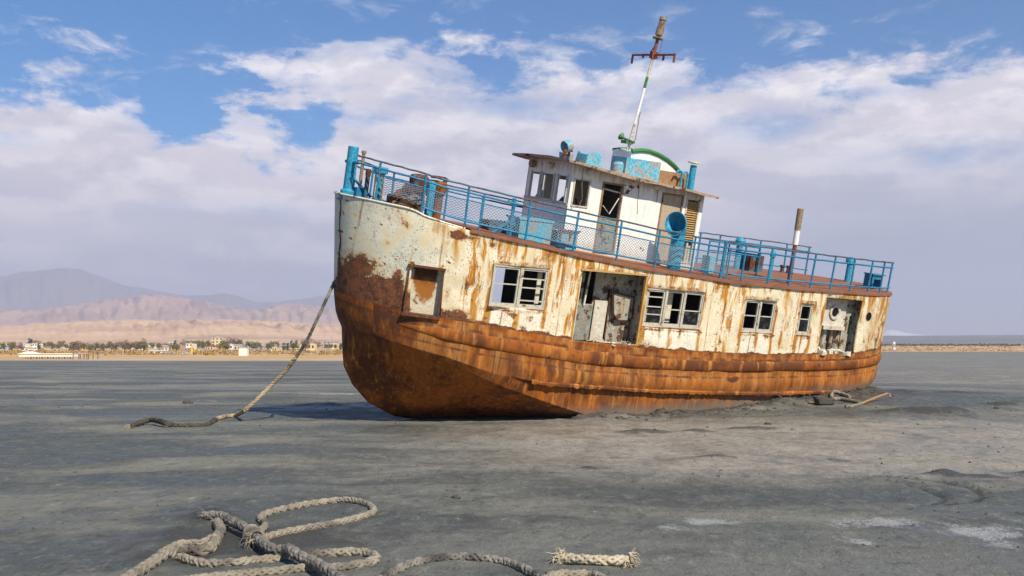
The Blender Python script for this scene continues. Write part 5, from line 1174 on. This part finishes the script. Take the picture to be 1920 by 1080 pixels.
mb = MB(); mb.box(-1.1, 1.1, 0, 2, 1.15, 1.3); mb.build('jetty_deck', WALLS['pink'], jt, 0)
for xx in (-2.2, -1.0, -.7, .1, .7, 1.05, 2.0, 3.0): MB().tube([(xx, .1, -.4), (xx, .1, 1.2 if abs(xx) < 1.2 else 1.6)], .08, 6).build('pile', BARK, jt)
Dp = 320; g = gz(far(361, Dp), Dp); yp = empty('yellow_post', (far(361, Dp), Dp, g)); tag(yp, 'bright yellow square post standing on the far shore', 'post')
mb = MB(); mb.box(-.28, .28, -.2, .2, -.2, zat(648, Dp) - g); mb.build('shaft', WALLS['yellow'], yp, 0); mb = MB(); mb.box(-.4, .4, -.3, .3, 0, .22); mb.box(-.34, .34, -.25, .25, zat(648, Dp) - g, zat(648, Dp) - g + .12); mb.build('collar', WALLS['yellow'], yp, 0)
# scrub
def scrub(name, spots, mat, label, h0):
    rg = random.Random(9); mb = MB()
    for X_, Y_, s in spots:
        g = gz(X_, Y_)
        for _ in range(12):
            c = Vector((X_ + rg.gauss(0, s * .8), Y_ + rg.gauss(0, s * .8), g + abs(rg.gauss(0, s * .35)))); a = Vector((rg.gauss(0, 1), rg.gauss(0, 1), rg.gauss(0, .6))).normalized() * s * .28; b = Vector((rg.gauss(0, .6), rg.gauss(0, .6), 1)).normalized() * s * .32
            mb.add([c - a - b, c + a - b, c + a * .6 + b, c - a * .6 + b], [(0, 1, 2, 3)])
    o = mb.build(name, mat, None, 0); tag(o, label, 'scrub', None, 'stuff')
rg = random.Random(21)
scrub('dry_scrub', [(far(rg.uniform(-60, 660), D_), D_, rg.uniform(.5, 1.1)) for D_ in [rg.uniform(290, 420) for _ in range(420)]], flat('dry_scrub_leaves', (.36, .22, .06), .9, .5, 1), 'dry ochre scrub along the left shore below the town', 1)
scrub('green_scrub', [(far(rg.uniform(1450, 2000), D_), D_, rg.uniform(.7, 1.5)) for D_ in [rg.uniform(640, 760) for _ in range(420)]], flat('olive_scrub_leaves', (.11, .10, .035), .9, .5, 1), 'olive scrub along the top of the right bank', 1)
scrub('sandy_scrub', [(far(rg.uniform(1450, 2000), D_), D_, rg.uniform(.5, .9)) for D_ in [rg.uniform(530, 640) for _ in range(380)]], flat('sandy_scrub_leaves', (.42, .27, .12), .9, .5, 1), 'dry sandy tussocks on the face of the right bank', 1)
house(1676, 641, 4, 560, 'white', 'tiny white hut on the right bank beside the stern', 'flat', 1, 'hut', 'hut', None, 2)

def ridge(name, prof, D, depth, mat, foot, seed, rough=1.0, px0=None, px1=None, n=500):
    """terrain strip whose skyline follows prof (survey column, skyline row)"""
    pxs = np.linspace(prof[0][0], prof[-1][0], n); top = np.interp(pxs, [p[0] for p in prof], [p[1] for p in prof])
    top = top + rough * (fbm(pxs / 34, pxs * 0, seed, 5) - .5) * 9
    m = 40; Vv = np.zeros((m, n, 3))
    for j in range(m):
        f = j / (m - 1); Dj = D - depth * (1 - f * 1.35); e = math.sin(min(1, f / .74) * math.pi / 2) ** 1.25 if f <= .74 else 1 - ((f - .74) / .26) ** 1.5
        Xj = (pxs - 960) / FPX * Dj; crest = CAMH + (HZ - top) / FPX * D
        h = foot + (crest - foot) * e
        gul = (np.abs(fbm(pxs / 22 + f * 1.5, np.full(n, f * 5.0), seed + 3, 5) - .5) * 2)
        h = h - (1 - abs(f - .74)) * (crest - foot) * .62 * gul * (1 if abs(f - .74) > .02 else .0) * math.sin(math.pi * min(1, max(0, f))) * rough
        Vv[j, :, 0] = Xj; Vv[j, :, 1] = Dj; Vv[j, :, 2] = np.maximum(h, foot - 2 if f > .02 else foot - 2)
    idx = np.arange(m * n).reshape(m, n); q = np.stack([idx[:-1, :-1], idx[:-1, 1:], idx[1:, 1:], idx[1:, :-1]], -1).reshape(-1, 4)
    me = bpy.data.meshes.new(name); me.from_pydata(Vv.reshape(-1, 3).tolist(), [], q.tolist()); me.materials.append(mat); me.polygons.foreach_set('use_smooth', [True] * len(me.polygons))
    o = bpy.data.objects.new(name, me); COL.objects.link(o); return tag(o, kind='structure')
def hill_mat(name, a, b, c, sc):
    t = NT(name); n = t.noise(t.coord('Object', (1, .6, 2)), sc, 6, .6); n2 = t.noise(t.coord('Object'), sc * 5, 5)
    col = t.ramp(n, [(.32, a), (.5, b), (.66, c)]); col = t.mix(t.math('MULTIPLY', t.sm(t.noise(t.coord('Object', (.35, .6, 2.2), (3, 1, 0)), sc * 1.6, 5, .6), .54, .66), .6), col, tuple(k * .55 for k in a)); return t.out(t.mix(t.math('MULTIPLY', n2, .35), col, a), .95)
HM1 = hill_mat('sandy_hill', (.46, .29, .18), (.70, .45, .26), (.82, .56, .34), .006)
HM2 = hill_mat('brown_hill', (.28, .19, .16), (.46, .32, .26), (.60, .42, .31), .003)
HM3 = hill_mat('far_mountain', (.15, .13, .13), (.19, .165, .165), (.23, .19, .18), .0015)
HM4 = hill_mat('far_plain', (.09, .095, .085), (.15, .14, .12), (.24, .20, .15), .004)
ridge('hills', [(-300, 620), (0, 612), (90, 606), (200, 602), (260, 598), (330, 600), (420, 598), (480, 600), (560, 606), (640, 610), (760, 616), (900, 624), (1100, 634), (1400, 640)], 2600, 1100, HM1, 2.5, 31, .7)
ridge('far_hills', [(-400, 590), (-60, 588), (0, 584), (60, 582), (130, 572), (200, 562), (280, 553), (330, 556), (380, 564), (430, 577), (470, 580), (520, 572), (560, 570), (600, 574), (660, 580), (760, 590), (900, 605), (1100, 622), (1400, 632), (1700, 640)], 4600, 1500, HM2, 3, 37, .8)
ridge('mountains', [(-500, 545), (-200, 535), (0, 518), (60, 508), (120, 502), (150, 504), (190, 520), (230, 534), (290, 545), (350, 553), (385, 553), (420, 549), (450, 556), (480, 566), (520, 566), (560, 560), (600, 555), (640, 553), (700, 560), (800, 580), (1000, 606), (1300, 622), (1560, 629)], 9000, 1800, HM3, 4, 43, .5)
ridge('far_plain', [(1300, 642), (1500, 634), (1650, 629.5), (1760, 629), (1850, 628), (1950, 628.5), (2100, 629), (2500, 630)], 4300, 1400, HM4, 3, 47, .12)
SNOW = flat('snow', (.8, .8, .82), .8, .05, .002)
ridge('snow_peak', [(1560, 632), (1620, 629), (1650, 623), (1668, 618), (1685, 620.5), (1700, 624), (1730, 628), (1790, 630)], 9400, 700, SNOW, 4, 53, .15, n=120)

# ------------------------------------------------------------------ haze
hz_ = MB().box(-11500, 11500, -300, 11200, -4, 720).build('haze', [], None, 0); tag(hz_, 'thin bluish summer haze over the whole plain', 'haze', None, 'stuff')
hmx = bpy.data.materials.new('haze_air'); hmx.use_nodes = True; nt = hmx.node_tree; nt.nodes.remove(nt.nodes['Principled BSDF'])
pv = nt.nodes.new('ShaderNodeVolumePrincipled'); pv.inputs['Color'].default_value = (.68, .77, .99, 1); pv.inputs['Density'].default_value = 1.75e-4; pv.inputs['Anisotropy'].default_value = .15
nt.links.new(pv.outputs[0], nt.nodes['Material Output'].inputs['Volume']); hz_.data.materials.append(hmx)
hmx.cycles.homogeneous_volume = True

# ------------------------------------------------------------------ sky
SUN_AZ, SUN_EL = R(33), R(40)
sd = Vector((math.cos(SUN_EL) * math.sin(SUN_AZ), -math.cos(SUN_EL) * math.cos(SUN_AZ), math.sin(SUN_EL)))
sun = bpy.data.lights.new('sun', 'SUN'); sun.energy = 5.0; sun.angle = R(.5); sun.color = (1, .91, .77)
so = bpy.data.objects.new('sun', sun); COL.objects.link(so); so.rotation_euler = sd.to_track_quat('Z', 'Y').to_euler()
wd = bpy.data.worlds.new('World'); SC.world = wd; wd.use_nodes = True
class WT(NT):
    def __init__(s): s.t = wd.node_tree; s.n = s.t.nodes; s.l = s.t.links
w = WT(); bg = w.n['Background']; wo = w.n['World Output']
sky = w.node('ShaderNodeTexSky', sky_type='NISHITA'); sky.sun_disc = False; sky.sun_elevation = SUN_EL; sky.sun_rotation = math.atan2(sd.x, sd.y) % (2 * math.pi)
sky.altitude = 1300; sky.air_density = 1.0; sky.dust_density = 0.0; sky.ozone_density = 3.0
tc = w.node('ShaderNodeTexCoord'); sp = w.node('ShaderNodeSeparateXYZ'); w.l.new(tc.outputs['Generated'], sp.inputs[0])
az = w.math('ARCTAN2', sp.outputs[0], sp.outputs[1]); el = w.math('ARCSINE', sp.outputs[2])
cb = w.node('ShaderNodeCombineXYZ'); w.put(cb.inputs[0], az); w.put(cb.inputs[1], w.math('MULTIPLY', el, 1.7)); V3 = cb.outputs[0]
def wmap(scale, loc=(0, 0, 0)):
    m = w.node('ShaderNodeMapping'); w.l.new(V3, m.inputs['Vector']); m.inputs['Scale'].default_value = scale; m.inputs['Location'].default_value = loc; return m.outputs[0]
def pel(px, py): a = math.atan((px - 960) / 2000); return a, math.atan((648 - py) / 2000 * math.cos(a))
big = w.noise(wmap((5, 7, 1), (3.1, .4, 0)), 1.0, 7, .58); wisp = w.noise(wmap((9, 13, 1), (1.7, 2.4, 0)), 1.0, 8, .62, .3); puff = w.noise(wmap((16, 18, 1), (.3, 7.1, 0)), 1.0, 7, .6)
fc = w.node('ShaderNodeFloatCurve'); cm = fc.mapping; cv = cm.curves[0]
topline = [(-900, 200), (0, 168), (150, 163), (240, 158), (262, 186), (290, 216), (340, 234), (440, 244), (550, 252), (600, 236), (640, 175), (690, 100), (740, 74), (850, 85), (930, 105), (960, 118), (1080, 105), (1190, 112), (1340, 128), (1470, 126), (1510, 112), (1560, 128), (1690, 112), (1800, 110), (1920, 85), (2900, 60)]
a0, a1 = -.75, .75
P = [((pel(px, 0)[0] - a0) / (a1 - a0), pel(px, py)[1] / .5) for px, py in topline]
while len(cv.points) > 2: cv.points.remove(cv.points[-1])
cv.points[0].location = P[0]; cv.points[1].location = P[-1]
for p in P[1:-1]: cv.points.new(*p)
for p in cv.points: p.handle_type = 'AUTO_CLAMPED'
cm.update()
w.put(fc.inputs['Value'], w.math('DIVIDE', w.math('SUBTRACT', az, a0), a1 - a0, clamp=True))
vtop = w.math('MULTIPLY', fc.outputs[0], .5)
dv = w.math('SUBTRACT', vtop, el)          # positive = below the tops of the clouds
dn = w.math('ADD', dv, w.math('MULTIPLY', w.math('SUBTRACT', puff, .5), .13))
dn = w.math('ADD', dn, w.math('MULTIPLY', w.math('SUBTRACT', wisp, .5), .13))
cover = w.sm(dn, -.012, .022)
a_, e_ = pel(640, 138); bx_ = w.math('DIVIDE', w.math('SUBTRACT', az, a_), 285 / 2000); by_ = w.math('DIVIDE', w.math('SUBTRACT', el, e_), 66 / 2000)
bank_ = w.math('SUBTRACT', 1.0, w.math('ADD', w.math('MULTIPLY', bx_, bx_), w.math('MULTIPLY', by_, by_)))
bank_ = w.math('ADD', bank_, w.math('ADD', w.math('MULTIPLY', w.math('SUBTRACT', puff, .5), 3.4), w.math('MULTIPLY', w.math('SUBTRACT', wisp, .5), 2.6)))
cover = w.math('MAXIMUM', cover, w.math('MULTIPLY', w.sm(bank_, .05, .75), .95))
def hole(px, py, rx, ry, s):     # gaps of blue between the clouds
    a, e = pel(px, py); dx = w.math('DIVIDE', w.math('SUBTRACT', az, a), rx / 2000); dy = w.math('DIVIDE', w.math('SUBTRACT', el, e), ry / 2000)
    return w.math('MULTIPLY', w.math('EXPONENT', w.math('MULTIPLY', w.math('ADD', w.math('MULTIPLY', dx, dx), w.math('MULTIPLY', dy, dy)), -1.0)), s)
hs = hole(510, 226, 130, 22, .9)
for a in ((1440, 226, 75, 28, 1.1), (340, 218, 80, 26, 1.1), (660, 218, 70, 16, .9), (1330, 118, 90, 20, .8), (20, 262, 70, 14, .45), (1010, 195, 170, 22, .55), (1230, 165, 90, 24, .5), (1650, 170, 100, 14, .45), (1800, 290, 150, 26, .45), (540, 150, 80, 14, .6), (880, 118, 50, 20, .8), (790, 190, 90, 14, .35), (1120, 290, 120, 20, .3), (450, 395, 160, 16, .2)): hs = w.math('MAXIMUM', hs, hole(*a))
hs = w.math('MULTIPLY', hs, w.sm(wisp, .34, .64, 1.3, .25))
cover = w.math('SUBTRACT', cover, hs, clamp=True)
thin = w.noise(wmap((6, 12, 1), (2.2, 5.1, 0)), 1.0, 7, .62, .5)
cover = w.math('MULTIPLY', cover, w.sm(w.math('ADD', thin, w.sm(el, .30, .12, 0, .25)), .40, .56, .62, 1.0))
cover = w.math('MAXIMUM', cover, w.math('MULTIPLY', w.sm(w.noise(wmap((11, 17, 1), (8.1, 3.3, 0)), 1.0, 8, .65, .4), .53, .72), w.sm(el, .36, .22, .1, .8)))
cover = w.math('MAXIMUM', cover, w.sm(el, .17, .09))
def body(dx, dy): return w.math('ADD', w.math('MULTIPLY', w.noise(wmap((6, 8.5, 1), (3.1 + dx * 6, .4 + dy * 8.5, 0)), 1.0, 8, .58), .6), w.math('MULTIPLY', w.noise(wmap((15, 19, 1), (.3 + dx * 15, 7.1 + dy * 19, 0)), 1.0, 7, .6), .4))
d0_ = body(0, 0); d1_ = body(.006, .034)
lit = w.sm(w.math('SUBTRACT', d0_, d1_), -.06, .085)
edge = w.sm(dv, .10, -.01)
lit = w.math('ADD', w.math('MULTIPLY', lit, .78), w.math('MULTIPLY', edge, .38), clamp=True)
base = w.ramp(w.math('DIVIDE', el, .36, clamp=True), [(0, (.385, .40, .45)), (.14, (.44, .445, .49)), (.23, (.57, .54, .585)), (.36, (.66, .61, .655)), (.6, (.67, .62, .675)), (1, (.70, .665, .72))])
top = w.ramp(w.math('DIVIDE', el, .36, clamp=True), [(0, (.43, .435, .48)), (.13, (.54, .525, .56)), (.23, (.84, .765, .765)), (.4, (1.0, .915, .90)), (.6, (1.08, .99, .975)), (1, (1.1, 1.05, 1.03))])
cc = w.mix(lit, base, top)
band = w.noise(wmap((2.6, 13, 1), (5.2, 1.3, 0)), 1.0, 6, .55, .3)
cc = w.mix(w.math('MULTIPLY', w.sm(band, .50, .64), w.sm(el, .27, .12, 0, .45)), cc, (.42, .425, .51))
cc = w.mix(w.math('MULTIPLY', w.sm(band, .48, .36), w.math('MULTIPLY', w.sm(el, .05, .12), w.sm(el, .25, .16, 0, .65))), cc, (.86, .76, .765))
cc = w.mix(w.math('MULTIPLY', w.sm(az, .08, .34), w.sm(el, .185, .07, 0, .92)), cc, (.315, .335, .41))
b2 = w.node('ShaderNodeBackground'); w.put(b2.inputs['Color'], cc); b2.inputs['Strength'].default_value = .90
hs_ = w.node('ShaderNodeHueSaturation'); hs_.inputs['Saturation'].default_value = 1.85; w.l.new(sky.outputs[0], hs_.inputs['Color'])
w.l.new(hs_.outputs[0], bg.inputs['Color']); bg.inputs['Strength'].default_value = .095
mx = w.node('ShaderNodeMixShader'); w.l.new(w.math('MULTIPLY', cover, .94), mx.inputs[0]); w.l.new(bg.outputs[0], mx.inputs[1]); w.l.new(b2.outputs[0], mx.inputs[2]); w.l.new(mx.outputs[0], wo.inputs['Surface'])

# ------------------------------------------------------------------ render settings
SC.view_settings.view_transform = 'Standard'; SC.view_settings.look = 'None'; SC.view_settings.exposure = .3; SC.view_settings.gamma = 1
SC.render.engine = 'CYCLES'; SC.cycles.use_denoising = True; SC.cycles.denoising_prefilter = 'NONE'; SC.cycles.max_bounces = 6; SC.cycles.volume_bounces = 1; SC.cycles.transparent_max_bounces = 8
